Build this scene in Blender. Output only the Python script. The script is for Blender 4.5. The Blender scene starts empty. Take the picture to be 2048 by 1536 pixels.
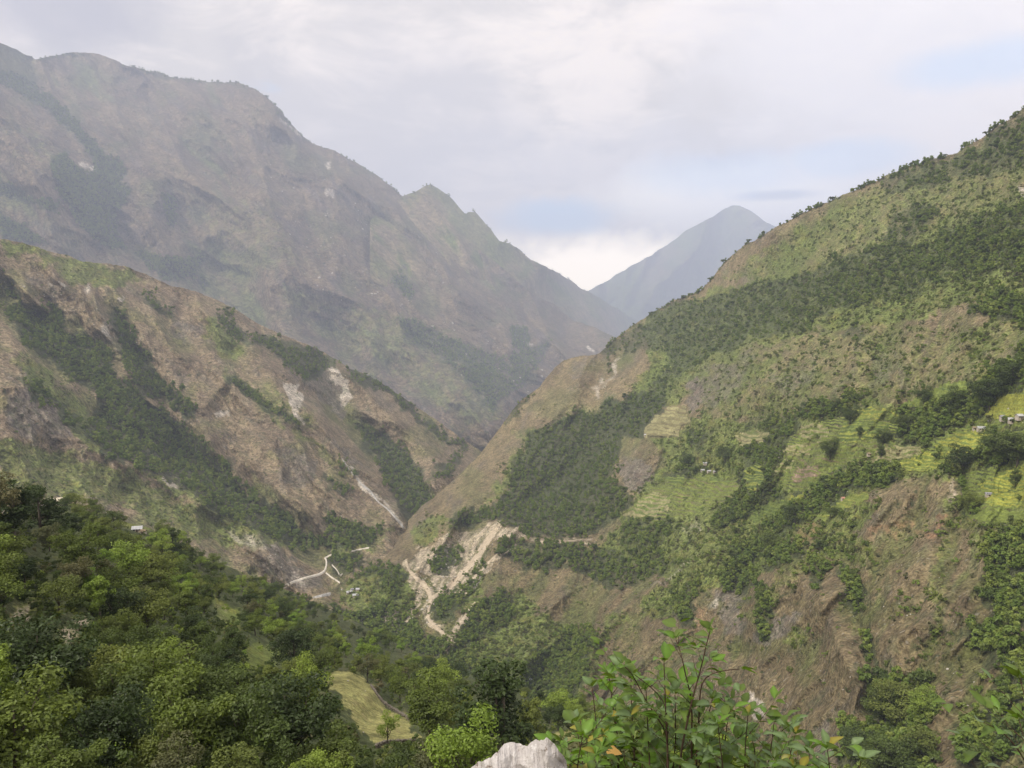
import bpy, bmesh, math, random
import numpy as np
from mathutils import Vector, Matrix

# ------------------------------------------------------------------ camera, sky, sun, exposure
SC = bpy.context.scene
COL = SC.collection
F, CX, CY = 1607.0, 1024.0, 768.0
PITCH = math.atan((768 - 640) / F)
CAMZ = 450.0
cam_d = bpy.data.cameras.new('camera')
cam_d.sensor_width = 36.0
cam_d.lens = F / 2048 * 36.0
cam_d.clip_start = 0.1
cam_d.clip_end = 60000
cam = bpy.data.objects.new('camera', cam_d)
COL.objects.link(cam)
cam.location = (0, 0, CAMZ)
cam.rotation_euler = (math.pi / 2 - PITCH, 0, 0)
SC.camera = cam
SC.render.engine = 'CYCLES'
SC.view_settings.view_transform = 'Standard'
SC.view_settings.look = 'None'
SC.view_settings.exposure = 0.0
SC.view_settings.gamma = 1.0
SC.view_settings.use_curve_mapping = False
SC.cycles.max_bounces = 6
SC.cycles.diffuse_bounces = 3
SC.cycles.volume_bounces = 1
SC.cycles.transparent_max_bounces = 8
SC.cycles.use_denoising = True
SC.cycles.denoiser = 'OPENIMAGEDENOISE'
SC.cycles.denoising_input_passes = 'RGB_ALBEDO_NORMAL'
SC.cycles.denoising_prefilter = 'ACCURATE'
SC.cycles.volume_step_rate = 1.0

SUN_EL, SUN_AZ = math.radians(50), math.radians(-126)     # azimuth from +Y towards +X
sun_dir = Vector((math.sin(SUN_AZ) * math.cos(SUN_EL), math.cos(SUN_AZ) * math.cos(SUN_EL), math.sin(SUN_EL)))
sun_d = bpy.data.lights.new('sun', 'SUN')
sun_d.energy = 3.8
sun_d.angle = math.radians(13)
sun_d.color = (1.0, 0.93, 0.82)
sun = bpy.data.objects.new('sun', sun_d)
COL.objects.link(sun)
sun.location = (0, 0, CAMZ + 60)
sun.rotation_euler = (-sun_dir).to_track_quat('-Z', 'Y').to_euler()


def pix_dir(u, v):
    a = (u - CX) / F
    b = (CY - v) / F
    return np.array([a, math.cos(PITCH) + b * math.sin(PITCH), -math.sin(PITCH) + b * math.cos(PITCH)])


def N(nt, t, loc=(0, 0), **kw):
    n = nt.nodes.new(t)
    n.location = loc
    for k, v in kw.items():
        setattr(n, k, v)
    return n


def L(nt, a, b):
    nt.links.new(a, b)


def math_node(nt, op, a, b=None, clamp=False):
    n = nt.nodes.new('ShaderNodeMath')
    n.operation = op
    n.use_clamp = clamp
    for i, x in enumerate((a, b)):
        if x is None:
            continue
        if isinstance(x, (int, float)):
            n.inputs[i].default_value = x
        else:
            nt.links.new(x, n.inputs[i])
    return n.outputs[0]


def mix_col(nt, fac, a, b, mode='MIX'):
    n = nt.nodes.new('ShaderNodeMix')
    n.data_type = 'RGBA'
    n.blend_type = mode
    n.clamp_factor = True
    for s, x in ((n.inputs['Factor'], fac), (n.inputs[6], a), (n.inputs[7], b)):
        if isinstance(x, (int, float)):
            s.default_value = x
        elif isinstance(x, (tuple, list)):
            s.default_value = (x[0], x[1], x[2], 1)
        else:
            nt.links.new(x, s)
    return n.outputs[2]


def map_range(nt, x, a, b, c=0.0, d=1.0):
    n = nt.nodes.new('ShaderNodeMapRange')
    n.interpolation_type = 'SMOOTHSTEP'
    nt.links.new(x, n.inputs[0])
    for i, q in enumerate((a, b, c, d)):
        n.inputs[i + 1].default_value = q
    return n.outputs[0]


def build_world():
    w = bpy.data.worlds.new('World')
    SC.world = w
    w.use_nodes = True
    nt = w.node_tree
    nt.nodes.clear()
    out = N(nt, 'ShaderNodeOutputWorld')
    bg = N(nt, 'ShaderNodeBackground')
    sky = N(nt, 'ShaderNodeTexSky', sky_type='NISHITA')
    sky.sun_disc = False
    sky.sun_elevation = SUN_EL
    sky.sun_rotation = SUN_AZ
    sky.altitude = 1500
    blue = mix_col(nt, 1.0, sky.outputs[0], (0.115, 0.115, 0.115), 'MULTIPLY')
    tc = N(nt, 'ShaderNodeTexCoord')
    sep = N(nt, 'ShaderNodeSeparateXYZ')
    L(nt, tc.outputs['Generated'], sep.inputs[0])
    # flat cloud layer seen in perspective
    zz = math_node(nt, 'ADD', math_node(nt, 'MAXIMUM', sep.outputs[2], 0.0), 0.22)
    px = math_node(nt, 'DIVIDE', sep.outputs[0], zz)
    py = math_node(nt, 'DIVIDE', sep.outputs[1], zz)
    comb = N(nt, 'ShaderNodeCombineXYZ')
    L(nt, px, comb.inputs[0]); L(nt, py, comb.inputs[1])

    def noise(scale, detail, rough, off, src=comb.outputs[0], dist=0.0):
        mp = N(nt, 'ShaderNodeMapping')
        mp.inputs['Location'].default_value = off
        L(nt, src, mp.inputs[0])
        n = N(nt, 'ShaderNodeTexNoise')
        n.inputs['Scale'].default_value = scale
        n.inputs['Detail'].default_value = detail
        n.inputs['Roughness'].default_value = rough
        n.inputs['Distortion'].default_value = dist
        L(nt, mp.outputs[0], n.inputs[0])
        return n.outputs[0]
    n1 = noise(1.1, 6, 0.55, (3.1, 1.2, 0), dist=0.5)
    n2 = noise(3.6, 8, 0.62, (7.7, 4.2, 2), dist=0.5)
    dens = math_node(nt, 'ADD', math_node(nt, 'MULTIPLY', n1, 0.55), math_node(nt, 'MULTIPLY', n2, 0.45))
    shade = map_range(nt, dens, 0.42, 0.57)
    cloud = mix_col(nt, shade, SKYC['dark'], SKYC['light'])

    def lobe(u, v, r_in, r_out, sx=1.0, sy=1.0):
        d = pix_dir(u, v)
        d = d / np.linalg.norm(d)
        c = N(nt, 'ShaderNodeVectorMath', operation='SUBTRACT')
        L(nt, tc.outputs['Generated'], c.inputs[0])
        c.inputs[1].default_value = tuple(d)
        m = N(nt, 'ShaderNodeVectorMath', operation='MULTIPLY')
        L(nt, c.outputs[0], m.inputs[0])
        m.inputs[1].default_value = (sx, 1.0, sy)
        ln = N(nt, 'ShaderNodeVectorMath', operation='LENGTH')
        L(nt, m.outputs[0], ln.inputs[0])
        jit = math_node(nt, 'MULTIPLY', math_node(nt, 'SUBTRACT', n3, 0.5), r_out * 2.2)
        return map_range(nt, math_node(nt, 'ADD', ln.outputs['Value'], jit), r_in, r_out, 1.0, 0.0)
    n3 = noise(5.0, 6, 0.6, (1.0, 9.0, 4.0), src=tc.outputs['Generated'], dist=0.2)
    # warm bright low bank over the valley gap and the bright break high on the right
    for (u, v, a, b, sx, sy, colr, amt) in SKYC['lobes']:
        f = math_node(nt, 'MULTIPLY', lobe(u, v, a, b, sx, sy), amt)
        cloud = mix_col(nt, f, cloud, colr)
    gaps = None
    for (u, v, a, b, sx, sy, amt) in SKYC['gaps']:
        f = math_node(nt, 'MULTIPLY', lobe(u, v, a, b, sx, sy), amt)
        gaps = f if gaps is None else math_node(nt, 'MAXIMUM', gaps, f)
    # a few more breaks over the whole sky, out of frame too
    brk = math_node(nt, 'MULTIPLY', map_range(nt, dens, 0.36, 0.26), 0.5)
    gaps = math_node(nt, 'MAXIMUM', gaps, brk)
    blue2 = mix_col(nt, 0.5, blue, SKYC['blue'])
    colr = mix_col(nt, gaps, cloud, blue2)
    # below the horizon: ground tone
    below = map_range(nt, sep.outputs[2], -0.08, -0.01, 1.0, 0.0)
    colr = mix_col(nt, below, colr, (0.32, 0.31, 0.30))
    L(nt, colr, bg.inputs[0])
    bg.inputs[1].default_value = SKYC['strength']
    L(nt, bg.outputs[0], out.inputs[0])


SKYC = dict(dark=(0.83, 0.775, 0.745), light=(1.18, 1.06, 0.97), blue=(0.95, 1.35, 1.85), strength=1.12,
            lobes=[(760, 290, 0.02, 0.22, 0.8, 1.4, (0.76, 0.73, 0.76), 0.5),
                   (150, 20, 0.02, 0.18, 0.8, 2.2, (0.50, 0.49, 0.56), 0.8),
                   (1300, 330, 0.02, 0.16, 0.5, 2.2, (0.78, 0.77, 0.83), 0.5),
                   (1690, 70, 0.02, 0.26, 1.0, 1.5, (1.12, 1.06, 1.06), 0.8),
                   (1150, 545, 0.05, 0.15, 0.8, 2.4, (3.6, 3.1, 2.4), 0.95),
                   (1400, 400, 0.0, 0.13, 0.7, 2.6, (1.9, 1.8, 1.65), 0.7),
                   (1560, 400, 0.0, 0.11, 0.6, 2.2, (1.5, 1.45, 1.45), 0.7),
                   (1560, 390, 0.0, 0.035, 0.6, 5.0, (0.42, 0.55, 0.75), 0.6)],
            gaps=[(1110, 435, 0.02, 0.07, 0.75, 2.2, 0.9),
                  (1450, 345, 0.01, 0.08, 0.6, 2.6, 0.45),
                  (1990, 125, 0.0, 0.07, 0.7, 3.0, 0.5),
                  (1700, 320, 0.01, 0.06, 0.6, 2.4, 0.5)])
build_world()
HAZE_DENS = 0.72e-4
HAZE_COL = (0.675, 0.755, 0.955)

# ------------------------------------------------------------------ numeric helpers
rng = np.random.default_rng(7)
random.seed(7)


def _hash(ix, iy, s):
    h = (ix.astype(np.int64) * 374761393 + iy.astype(np.int64) * 668265263 + s * 974634777) & 0xFFFFFFFF
    h = ((h ^ (h >> 13)) * 1274126177) & 0xFFFFFFFF
    return (h ^ (h >> 16)) & 0xFFFF


def perlin(x, y, s=0):
    x0 = np.floor(x); y0 = np.floor(y)
    fx = x - x0; fy = y - y0
    ux = fx * fx * fx * (fx * (fx * 6 - 15) + 10)
    uy = fy * fy * fy * (fy * (fy * 6 - 15) + 10)

    def g(dx, dy):
        a = _hash(x0 + dx, y0 + dy, s) * (2 * math.pi / 65536)
        return np.cos(a) * (fx - dx) + np.sin(a) * (fy - dy)
    n00, n10, n01, n11 = g(0, 0), g(1, 0), g(0, 1), g(1, 1)
    a = n00 + ux * (n10 - n00)
    b = n01 + ux * (n11 - n01)
    return (a + uy * (b - a)) * 1.45


def fbm(x, y, octv=4, s=0, gain=0.5):
    t = 0; a = 1.0; tot = 0
    for i in range(octv):
        t = t + a * perlin(x * 2 ** i + 17.3 * i, y * 2 ** i + 5.1 * i, s + i * 13)
        tot += a
        a *= gain
    return t / tot * 1.3


def sstep(a, b, x):
    t = np.clip((x - a) / (b - a), 0, 1)
    return t * t * (3 - 2 * t)


def poly_dist(u, v, pts):
    """distance of points to a polyline"""
    d = np.full(u.shape, 1e9)
    for (x0, y0), (x1, y1) in zip(pts[:-1], pts[1:]):
        dx, dy = x1 - x0, y1 - y0
        t = np.clip(((u - x0) * dx + (v - y0) * dy) / (dx * dx + dy * dy + 1e-9), 0, 1)
        d = np.minimum(d, np.hypot(u - x0 - t * dx, v - y0 - t * dy))
    return d


U0, V0, MS = -160, 0, 2.0
MW, MH = 1170, 870


def raster(polys, blur=2):
    """polys: [(strength, [(x, y)...])] painted in order, as a field over the ground"""
    m = np.zeros((MH, MW), np.float32)
    for st, pts in polys:
        P = np.array(pts, float)
        x0 = max(0, int((P[:, 0].min() - U0) / MS)); x1 = min(MW - 1, int((P[:, 0].max() - U0) / MS) + 1)
        y0 = max(0, int((P[:, 1].min() - V0) / MS)); y1 = min(MH - 1, int((P[:, 1].max() - V0) / MS) + 1)
        if x1 <= x0 or y1 <= y0:
            continue
        X, Y = np.meshgrid(np.arange(x0, x1 + 1) * MS + U0, np.arange(y0, y1 + 1) * MS + V0)
        ins = np.zeros(X.shape, bool)
        n = len(P)
        for i in range(n):
            xa, ya = P[i]; xb, yb = P[(i + 1) % n]
            if ya == yb:
                continue
            c = ((ya > Y) != (yb > Y)) & (X < (xb - xa) * (Y - ya) / (yb - ya) + xa)
            ins ^= c
        sub = m[y0:y1 + 1, x0:x1 + 1]
        sub[ins] = st
    for _ in range(blur):
        m[1:-1, :] = (m[:-2, :] + 2 * m[1:-1, :] + m[2:, :]) / 4
        m[:, 1:-1] = (m[:, :-2] + 2 * m[:, 1:-1] + m[:, 2:]) / 4
    return m


def samp(m, u, v):
    x = np.clip((u - U0) / MS, 0, MW - 1.001); y = np.clip((v - V0) / MS, 0, MH - 1.001)
    xi = x.astype(int); yi = y.astype(int)
    fx = x - xi; fy = y - yi
    return (m[yi, xi] * (1 - fx) * (1 - fy) + m[yi, xi + 1] * fx * (1 - fy) + m[yi + 1, xi] * (1 - fx) * fy + m[yi + 1, xi + 1] * fx * fy)


def points_at(u, v, D):
    a = (u - CX) / F
    b = (CY - v) / F
    dy = math.cos(PITCH) + b * math.sin(PITCH)
    dz = -math.sin(PITCH) + b * math.cos(PITCH)
    return np.stack([a / dy * D, D + 0 * a, CAMZ + dz / dy * D], -1)


def mesh_arrays(name, verts, quads, smooth=True):
    me = bpy.data.meshes.new(name)
    verts = np.asarray(verts, np.float32)
    quads = np.asarray(quads, np.int32)
    k = quads.shape[1]
    me.vertices.add(len(verts))
    me.vertices.foreach_set('co', verts.ravel())
    me.loops.add(quads.size)
    me.loops.foreach_set('vertex_index', quads.ravel())
    me.polygons.add(len(quads))
    me.polygons.foreach_set('loop_start', np.arange(0, quads.size, k, dtype=np.int32))
    me.update(calc_edges=True)
    me.polygons.foreach_set('use_smooth', np.full(len(quads), smooth))
    me.validate()
    return me


def tag(o, label=None, cat=None, group=None, kind=None):
    if label: o['label'] = label
    if cat: o['category'] = cat
    if group: o['group'] = group
    if kind: o['kind'] = kind
    return o


def add_obj(name, me, mat=None, parent=None):
    o = bpy.data.objects.new(name, me)
    COL.objects.link(o)
    if mat is not None and me is not None and len(me.materials) == 0:
        me.materials.append(mat)
    if parent is not None:
        o.parent = parent
    return o


def set_col(me, name, arr):
    at = me.color_attributes.new(name, 'FLOAT_COLOR', 'POINT')
    a = np.ones((len(arr), 4), np.float32)
    a[:, :3] = arr
    at.data.foreach_set('color', a.ravel())


def set_f(me, name, arr):
    at = me.attributes.new(name, 'FLOAT', 'POINT')
    at.data.foreach_set('value', np.asarray(arr, np.float32))


# ------------------------------------------------------------------ mountain sheets
class Hill:
    """one mountain: crest line, depth control points, spurs and gullies"""

    def __init__(s, crest, bottom, ctrl, flow, relief, amp, seed, feats=(), jit=2.0, far=1.0):
        s.crest, s.bottom, s.flow, s.relief, s.amp, s.seed, s.feats, s.jit = crest, bottom, flow, relief, amp, seed, feats, jit
        c = np.array(ctrl, float)
        s.P = c[:, :2] / 1000.0
        y = np.log(c[:, 2] * far)
        n = len(c)
        K = np.hypot(s.P[:, None, 0] - s.P[None, :, 0], s.P[:, None, 1] - s.P[None, :, 1]) + np.eye(n) * 0.004
        A = np.zeros((n + 3, n + 3))
        A[:n, :n] = K
        A[:n, n] = 1; A[:n, n + 1:] = s.P
        A[n, :n] = 1; A[n + 1:, :n] = s.P.T
        s.w = np.linalg.solve(A, np.concatenate([y, np.zeros(3)]))
        s.cc = [np.array(x, float) for x in zip(*crest)]
        s.bb = [np.array(x, float) for x in zip(*bottom)]

    def crest_v(s, u):
        u = np.asarray(u, float)
        return np.interp(u, *s.cc) + s.jit * (fbm(u / 22.0, u * 0 + 3.3, 4, s.seed) * 1.6)

    def bottom_v(s, u):
        return np.interp(u, *s.bb)

    def qp(s, u, v):
        ang = s.flow(u, v) if callable(s.flow) else s.flow
        ang = math.radians(ang)
        p = u * math.cos(ang) + v * math.sin(ang)
        q = -u * math.sin(ang) + v * math.cos(ang)
        q = q + 22 * fbm(p / 160.0, q / 160.0, 2, s.seed + 5)
        return q, p

    def carve(s, u, v):
        """relative relief, >0 towards the viewer (spurs), <0 gullies"""
        q, p = s.qp(u, v)
        r = 0
        w = s.relief
        k = 1.0
        for i in range(5):
            n = perlin(q / w, p / (w * (3.2 - 0.4 * i)), s.seed + 31 * i)
            rid = 0.5 - np.abs(n) * 1.7
            r = r + k * s.amp * w / F * rid
            w *= 0.5
            k *= 0.82
        for sign, width, am, pts in s.feats:
            d = poly_dist(u, v, pts) / width
            r = r + sign * am * np.maximum(0, 1 - d) ** 1.3
        return r

    def depth(s, u, v):
        u = np.asarray(u, float); v = np.asarray(v, float)
        sh = u.shape
        uu, vv = u.ravel(), v.ravel()
        out = np.zeros(uu.size)
        X, Y = uu / 1000, vv / 1000
        n = len(s.P)
        for i in range(n):
            out += s.w[i] * np.hypot(X - s.P[i, 0], Y - s.P[i, 1])
        out += s.w[n] + s.w[n + 1] * X + s.w[n + 2] * Y
        out -= s.carve(uu, vv)
        return np.exp(out).reshape(sh)

    def point(s, u, v):
        u = np.asarray(u, float); v = np.asarray(v, float)
        return points_at(u, v, s.depth(u, v))

    def sheet(s, name, u0, u1, step, nv, mat, colour_fn, back=(0.02, 10)):
        us = np.arange(u0, u1 + step, step, dtype=float)
        cv = s.crest_v(us); bv = s.bottom_v(us)
        t = np.linspace(0, 1, nv)[:, None]
        V = cv[None, :] + t * (bv - cv)[None, :]
        U = np.repeat(us[None, :], nv, 0)
        P = s.point(U, V)
        # far side of the crest, falling away behind it
        nb = back[1]
        top = P[0]
        D0 = top[:, 1]
        ray = (top - np.array([0, 0, CAMZ]))
        ray = ray / np.linalg.norm(ray[:, :2], axis=1)[:, None]
        rows = []
        for i in range(nb, 0, -1):
            k = back[0] * i * (1 + 0.35 * i)
            q = top.copy()
            off = D0 * k
            q[:, 0] += ray[:, 0] * off
            q[:, 1] += ray[:, 1] * off
            q[:, 2] += ray[:, 2] * off - off * (0.25 + 0.04 * i)
            rows.append(q)
        allP = np.concatenate([np.stack(rows), P], 0)
        nr, nc = allP.shape[:2]
        idx = np.arange(nr * nc).reshape(nr, nc)
        quads = np.stack([idx[:-1, :-1], idx[1:, :-1], idx[1:, 1:], idx[:-1, 1:]], -1).reshape(-1, 4)
        me = mesh_arrays(name, allP.reshape(-1, 3), quads)
        Ub = np.concatenate([np.repeat(us[None, :], nb, 0), U], 0).ravel()
        Vb = np.concatenate([np.repeat(V[:1], nb, 0), V], 0).ravel()
        col, veg = colour_fn(s, Ub, Vb)
        set_col(me, 'cover', col)
        set_f(me, 'veg', veg)
        o = add_obj(name, me, mat)
        return tag(o, kind='structure')


# ------------------------------------------------------------------ materials
def new_mat(name):
    m = bpy.data.materials.new(name)
    m.use_nodes = True
    nt = m.node_tree
    b = nt.nodes.get('Principled BSDF')
    b.inputs['Roughness'].default_value = 0.9
    b.inputs['Specular IOR Level'].default_value = 0.15
    return m, nt, b


def obj_noise(nt, scale, detail=3, rough=0.55, coords=None, dist=0.0, sc=(1, 1, 1), seed=0.0):
    if coords is None:
        tc = N(nt, 'ShaderNodeTexCoord')
        coords = tc.outputs['Object']
    mp = N(nt, 'ShaderNodeMapping')
    mp.inputs['Scale'].default_value = sc
    mp.inputs['Location'].default_value = (seed, seed * 2, seed * 3)
    L(nt, coords, mp.inputs[0])
    n = N(nt, 'ShaderNodeTexNoise')
    n.inputs['Scale'].default_value = scale
    n.inputs['Detail'].default_value = detail
    n.inputs['Roughness'].default_value = rough
    n.inputs['Distortion'].default_value = dist
    L(nt, mp.outputs[0], n.inputs[0])
    return n.outputs[0]


def terrain_mat(name, grain, speck=1.0, bump=1.0):
    m, nt, b = new_mat(name)
    at = N(nt, 'ShaderNodeAttribute', attribute_name='cover')
    vg = N(nt, 'ShaderNodeAttribute', attribute_name='veg')
    col = at.outputs['Color']
    n0 = obj_noise(nt, 1 / (grain * 14), 4, 0.6)
    n1 = obj_noise(nt, 1 / (grain * 3.2), 4, 0.65, seed=3.0)
    n2 = obj_noise(nt, 1 / (grain * 1.2), 2, 0.6, seed=9.0)
    f0 = map_range(nt, n0, 0.3, 0.7, 0.80, 1.22)
    f1 = map_range(nt, n1, 0.3, 0.7, 1 - 0.34 * speck, 1 + 0.36 * speck)
    f2 = map_range(nt, n2, 0.3, 0.7, 1 - 0.34 * speck, 1 + 0.38 * speck)
    f = math_node(nt, 'MULTIPLY', math_node(nt, 'MULTIPLY', f0, f1), f2)
    cmb = N(nt, 'ShaderNodeCombineColor')
    for i in range(3):
        L(nt, f, cmb.inputs[i])
    col = mix_col(nt, 1.0, col, cmb.outputs[0], 'MULTIPLY')
    # hue wander: straw, reddish earth, green shoots
    hw = obj_noise(nt, 1 / (grain * 8), 4, 0.6, seed=21.0)
    bare = math_node(nt, 'SUBTRACT', 1.0, vg.outputs['Fac'], True)
    k1 = math_node(nt, 'MULTIPLY', map_range(nt, hw, 0.52, 0.66), math_node(nt, 'MULTIPLY', bare, 0.30))
    col = mix_col(nt, k1, col, (0.10, 0.135, 0.055))
    k2 = math_node(nt, 'MULTIPLY', map_range(nt, hw, 0.45, 0.33), math_node(nt, 'MULTIPLY', bare, 0.30))
    col = mix_col(nt, k2, col, (0.29, 0.215, 0.13))
    # pale stones and dark bushes as small specks
    n3 = obj_noise(nt, 1 / (grain * 2.0), 1, 0.5, seed=40.0)
    ks = math_node(nt, 'MULTIPLY', map_range(nt, n3, 0.68, 0.76), math_node(nt, 'MULTIPLY', bare, 0.40 * speck))
    col = mix_col(nt, ks, col, (0.46, 0.43, 0.39))
    n4 = obj_noise(nt, 1 / (grain * 2.6), 2, 0.5, seed=60.0)
    kd = math_node(nt, 'MULTIPLY', map_range(nt, n4, 0.60, 0.70), 0.72 * speck)
    col = mix_col(nt, kd, col, (0.045, 0.065, 0.03))
    L(nt, col, b.inputs['Base Color'])
    bp = N(nt, 'ShaderNodeBump')
    bp.inputs['Strength'].default_value = 0.9
    bp.inputs['Distance'].default_value = grain * 1.5 * bump
    h = math_node(nt, 'ADD', math_node(nt, 'MULTIPLY', n1, 1.6), math_node(nt, 'MULTIPLY', n2, 0.6))
    L(nt, h, bp.inputs['Height'])
    L(nt, bp.outputs[0], b.inputs['Normal'])
    return m


C = lambda *a: np.array(a, float)
TAN, BROWN, PURP, OLIVE = C(.285, .228, .132), C(.215, .170, .105), C(.205, .172, .128), C(.195, .185, .085)
GREEN, DARKG, YEL, PALE, SOIL, ORANGE, GREY = C(.148, .192, .046), C(.062, .075, .035), C(.27, .28, .06), C(.47, .42, .35), C(.46, .39, .285), C(.33, .20, .115), C(.26, .23, .19)


def lerp(a, b, t):
    return a + (b - a) * t[:, None]


def make_colour(masks, base=(TAN, BROWN, PURP, OLIVE), green_bias=0.0, seed=0, low_dark=None, wsc=1.0):
    def fn(s, u, v):
        q, p = s.qp(u, v)
        wu = u + 18 * wsc * fbm(u / 40 / wsc, v / 40 / wsc, 5, seed + 1, .6)
        wv = v + 18 * wsc * fbm(u / 40 / wsc, v / 40 / wsc, 5, seed + 2, .6)
        n1 = fbm(q / 55, p / 120, 4, seed + 3)
        n2 = fbm(q / 26, p / 70, 4, seed + 4)
        n3 = fbm(u / 90, v / 60, 4, seed + 6)
        n4 = fbm(q / 9, p / 30, 3, seed + 7)
        col = np.repeat(base[0][None], len(u), 0)
        col = lerp(col, base[1], sstep(-0.15, 0.45, n1))
        col = lerp(col, base[2], 0.8 * sstep(0.0, 0.5, n2))
        col = lerp(col, base[3], 0.75 * sstep(0.0, 0.5, n3 + 0.25 * n2))
        veg = 0.15 + 0.2 * sstep(0.0, 0.5, n3)
        cv = s.carve(u, v) / (s.amp * s.relief / F)
        g = sstep(0.05, 0.45, -cv * 0.55 + 0.5 * n2 + green_bias)
        col = lerp(col, GREEN * 0.85, 0.5 * g)
        veg = veg + 0.3 * g
        col = col * (1 + 0.16 * n4)[:, None]
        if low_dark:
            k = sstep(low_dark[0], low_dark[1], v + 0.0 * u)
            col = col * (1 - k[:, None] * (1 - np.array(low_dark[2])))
        for k, colr, hard in (('R', GREY * 0.72, 0.3), ('G', GREEN, 0.35), ('Y', YEL, 0.2), ('F', DARKG, 0.35), ('P', PALE, 0.3), ('T', SOIL, 0.25), ('Z', C(.31, .295, .11), .2), ('O', ORANGE, 0.3)):
            if k not in masks:
                continue
            a = samp(masks[k], wu, wv) if k in 'TPZ' else .6 * samp(masks[k], wu, wv) + .4 * samp(masks[k], u + 2.4 * (wu - u), v + 2.4 * (wv - v))
            a = sstep(0.10, 0.55 if k in 'TPZ' else 0.85, a + (0.22 if k in 'TPZ' else 0.42) * fbm(u / 16, v / 13, 5, seed + 11, .65) * (a > 0.02)) * {'F': .85, 'G': .8, 'R': .8}.get(k, 1)
            nn = (1 + 0.25 * fbm(u / 12, v / 12, 3, seed + 12))
            tgt = colr[None] * nn[:, None]
            if k == 'G':
                tgt = lerp(tgt, YEL * 0.62, sstep(0.0, 0.6, fbm(u / 30, v / 16, 3, seed + 15)) * 0.8)
            if k == 'T':
                a = a * (.35 + .75 * sstep(-.35, .25, fbm(q / 7, p / 60, 3, seed + 17) + .4 * n4))
            if k == 'R':
                tgt = lerp(tgt, C(.15, .125, .11), sstep(0.0, 0.5, n4))
            col = col + (tgt - col) * a[:, None]
            if k in 'GYF':
                veg = np.maximum(veg, a)
            else:
                veg = veg * (1 - a)
        return np.clip(col, 0.005, 0.8), np.clip(veg, 0, 1)
    return fn

# ------------------------------------------------------------------ the valley: mountains from back to front
FAR = Hill(crest=[(1100, 640), (1150, 600), (1180, 580), (1222, 556), (1262, 532), (1300, 512), (1335, 488), (1370, 462), (1400, 448), (1435, 428), (1452, 416), (1466, 411), (1480, 411), (1492, 417), (1512, 430), (1545, 450), (1600, 480), (1700, 500), (1800, 560)],
           bottom=[(1100, 760), (1800, 760)],
           ctrl=[(1100, 640, 10300), (1475, 413, 11500), (1475, 600, 9800), (1800, 560, 11500), (1300, 700, 9300), (1700, 750, 9300), (1250, 560, 10600)],
           flow=115, relief=110, amp=1.1, seed=3, jit=2.2, far=2.0)
MID = Hill(crest=[(740, 440), (780, 412), (805, 392), (828, 385), (842, 376), (855, 369), (870, 371), (882, 381), (905, 398), (930, 428), (937, 424), (950, 424), (962, 436), (980, 458), (998, 483), (1018, 485), (1040, 500), (1060, 517), (1085, 530), (1105, 540), (1130, 553), (1160, 575), (1185, 588), (1215, 606), (1245, 624), (1275, 642), (1330, 680)],
           bottom=[(740, 560), (900, 640), (1330, 800)],
           ctrl=[(780, 412, 7200), (860, 370, 7600), (1000, 485, 7600), (1090, 535, 8600), (1130, 553, 10500), (1275, 642, 13500), (1330, 680, 14000), (900, 620, 6100), (1150, 740, 6700), (1250, 760, 10500), (1330, 800, 11000)],
           flow=50, relief=100, amp=0.45, seed=4, jit=2.0, far=1.32)
MAIN = Hill(crest=[(-150, 20), (-60, 62), (0, 85), (30, 99), (70, 118), (100, 113), (150, 105), (185, 106), (210, 112), (250, 131), (290, 140), (330, 148), (345, 155), (380, 158), (420, 163), (470, 164), (505, 175), (530, 192), (555, 216), (575, 240), (595, 262), (625, 288), (665, 300), (700, 320), (725, 332), (755, 352), (780, 370), (803, 391),
                   (840, 420), (900, 462), (960, 500), (1010, 540), (1060, 585), (1110, 610), (1145, 640), (1190, 655), (1225, 672), (1250, 690), (1300, 730)],
            bottom=[(-150, 560), (0, 600), (250, 640), (500, 740), (800, 880), (960, 950), (1100, 850), (1300, 800)],
            ctrl=[(-150, 20, 4300), (0, 85, 4700), (70, 118, 5300), (150, 105, 5900), (330, 148, 6200), (480, 165, 6200), (560, 220, 5900), (625, 288, 6100), (803, 391, 6100), (960, 500, 6000), (1060, 585, 6000), (1145, 640, 6000), (1300, 730, 6000),
                  (-150, 560, 3000), (0, 450, 3300), (100, 330, 3800), (230, 480, 4000), (250, 600, 3500), (400, 500, 4150), (450, 320, 4950), (560, 400, 4750), (500, 640, 3700), (700, 600, 4080), (800, 790, 3500), (960, 870, 3400), (1050, 740, 4300), (1230, 690, 5200), (900, 560, 5100), (1100, 850, 3800), (960, 950, 3200)],
            flow=lambda u, v: 48.0, relief=150, amp=0.72, seed=5, jit=1.6, far=1.6,
            feats=[(-1, 90, 0.0372, [(50, 130), (130, 250), (200, 340), (235, 440), (240, 490), (310, 545), (390, 570)]),
                   (1, 110, 0.0248, [(0, 200), (90, 330), (190, 460), (330, 570)]),
                   (1, 120, 0.0279, [(230, 130), (300, 250), (330, 350), (290, 470)]),
                   (-1, 50, 0.0155, [(335, 370), (350, 440), (300, 500)]),
                   (1, 130, 0.0310, [(520, 185), (600, 300), (640, 400), (650, 480), (560, 560)]),
                   (1, 120, 0.0279, [(640, 400), (720, 500), (820, 600), (930, 680), (1040, 740)]),
                   (-1, 80, 0.0217, [(740, 480), (800, 550), (840, 600), (950, 720)]),
                   (-1, 90, 0.0248, [(820, 400), (880, 520), (950, 600), (1030, 660), (1050, 720)]),
                   (1, 90, 0.0217, [(950, 500), (1010, 560), (1110, 640), (1190, 700)]),
                   (-1, 90, 0.0279, [(400, 560), (500, 600), (650, 700)]),
                   (1, 80, 0.0186, [(820, 640), (900, 680), (980, 760)])])
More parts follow.
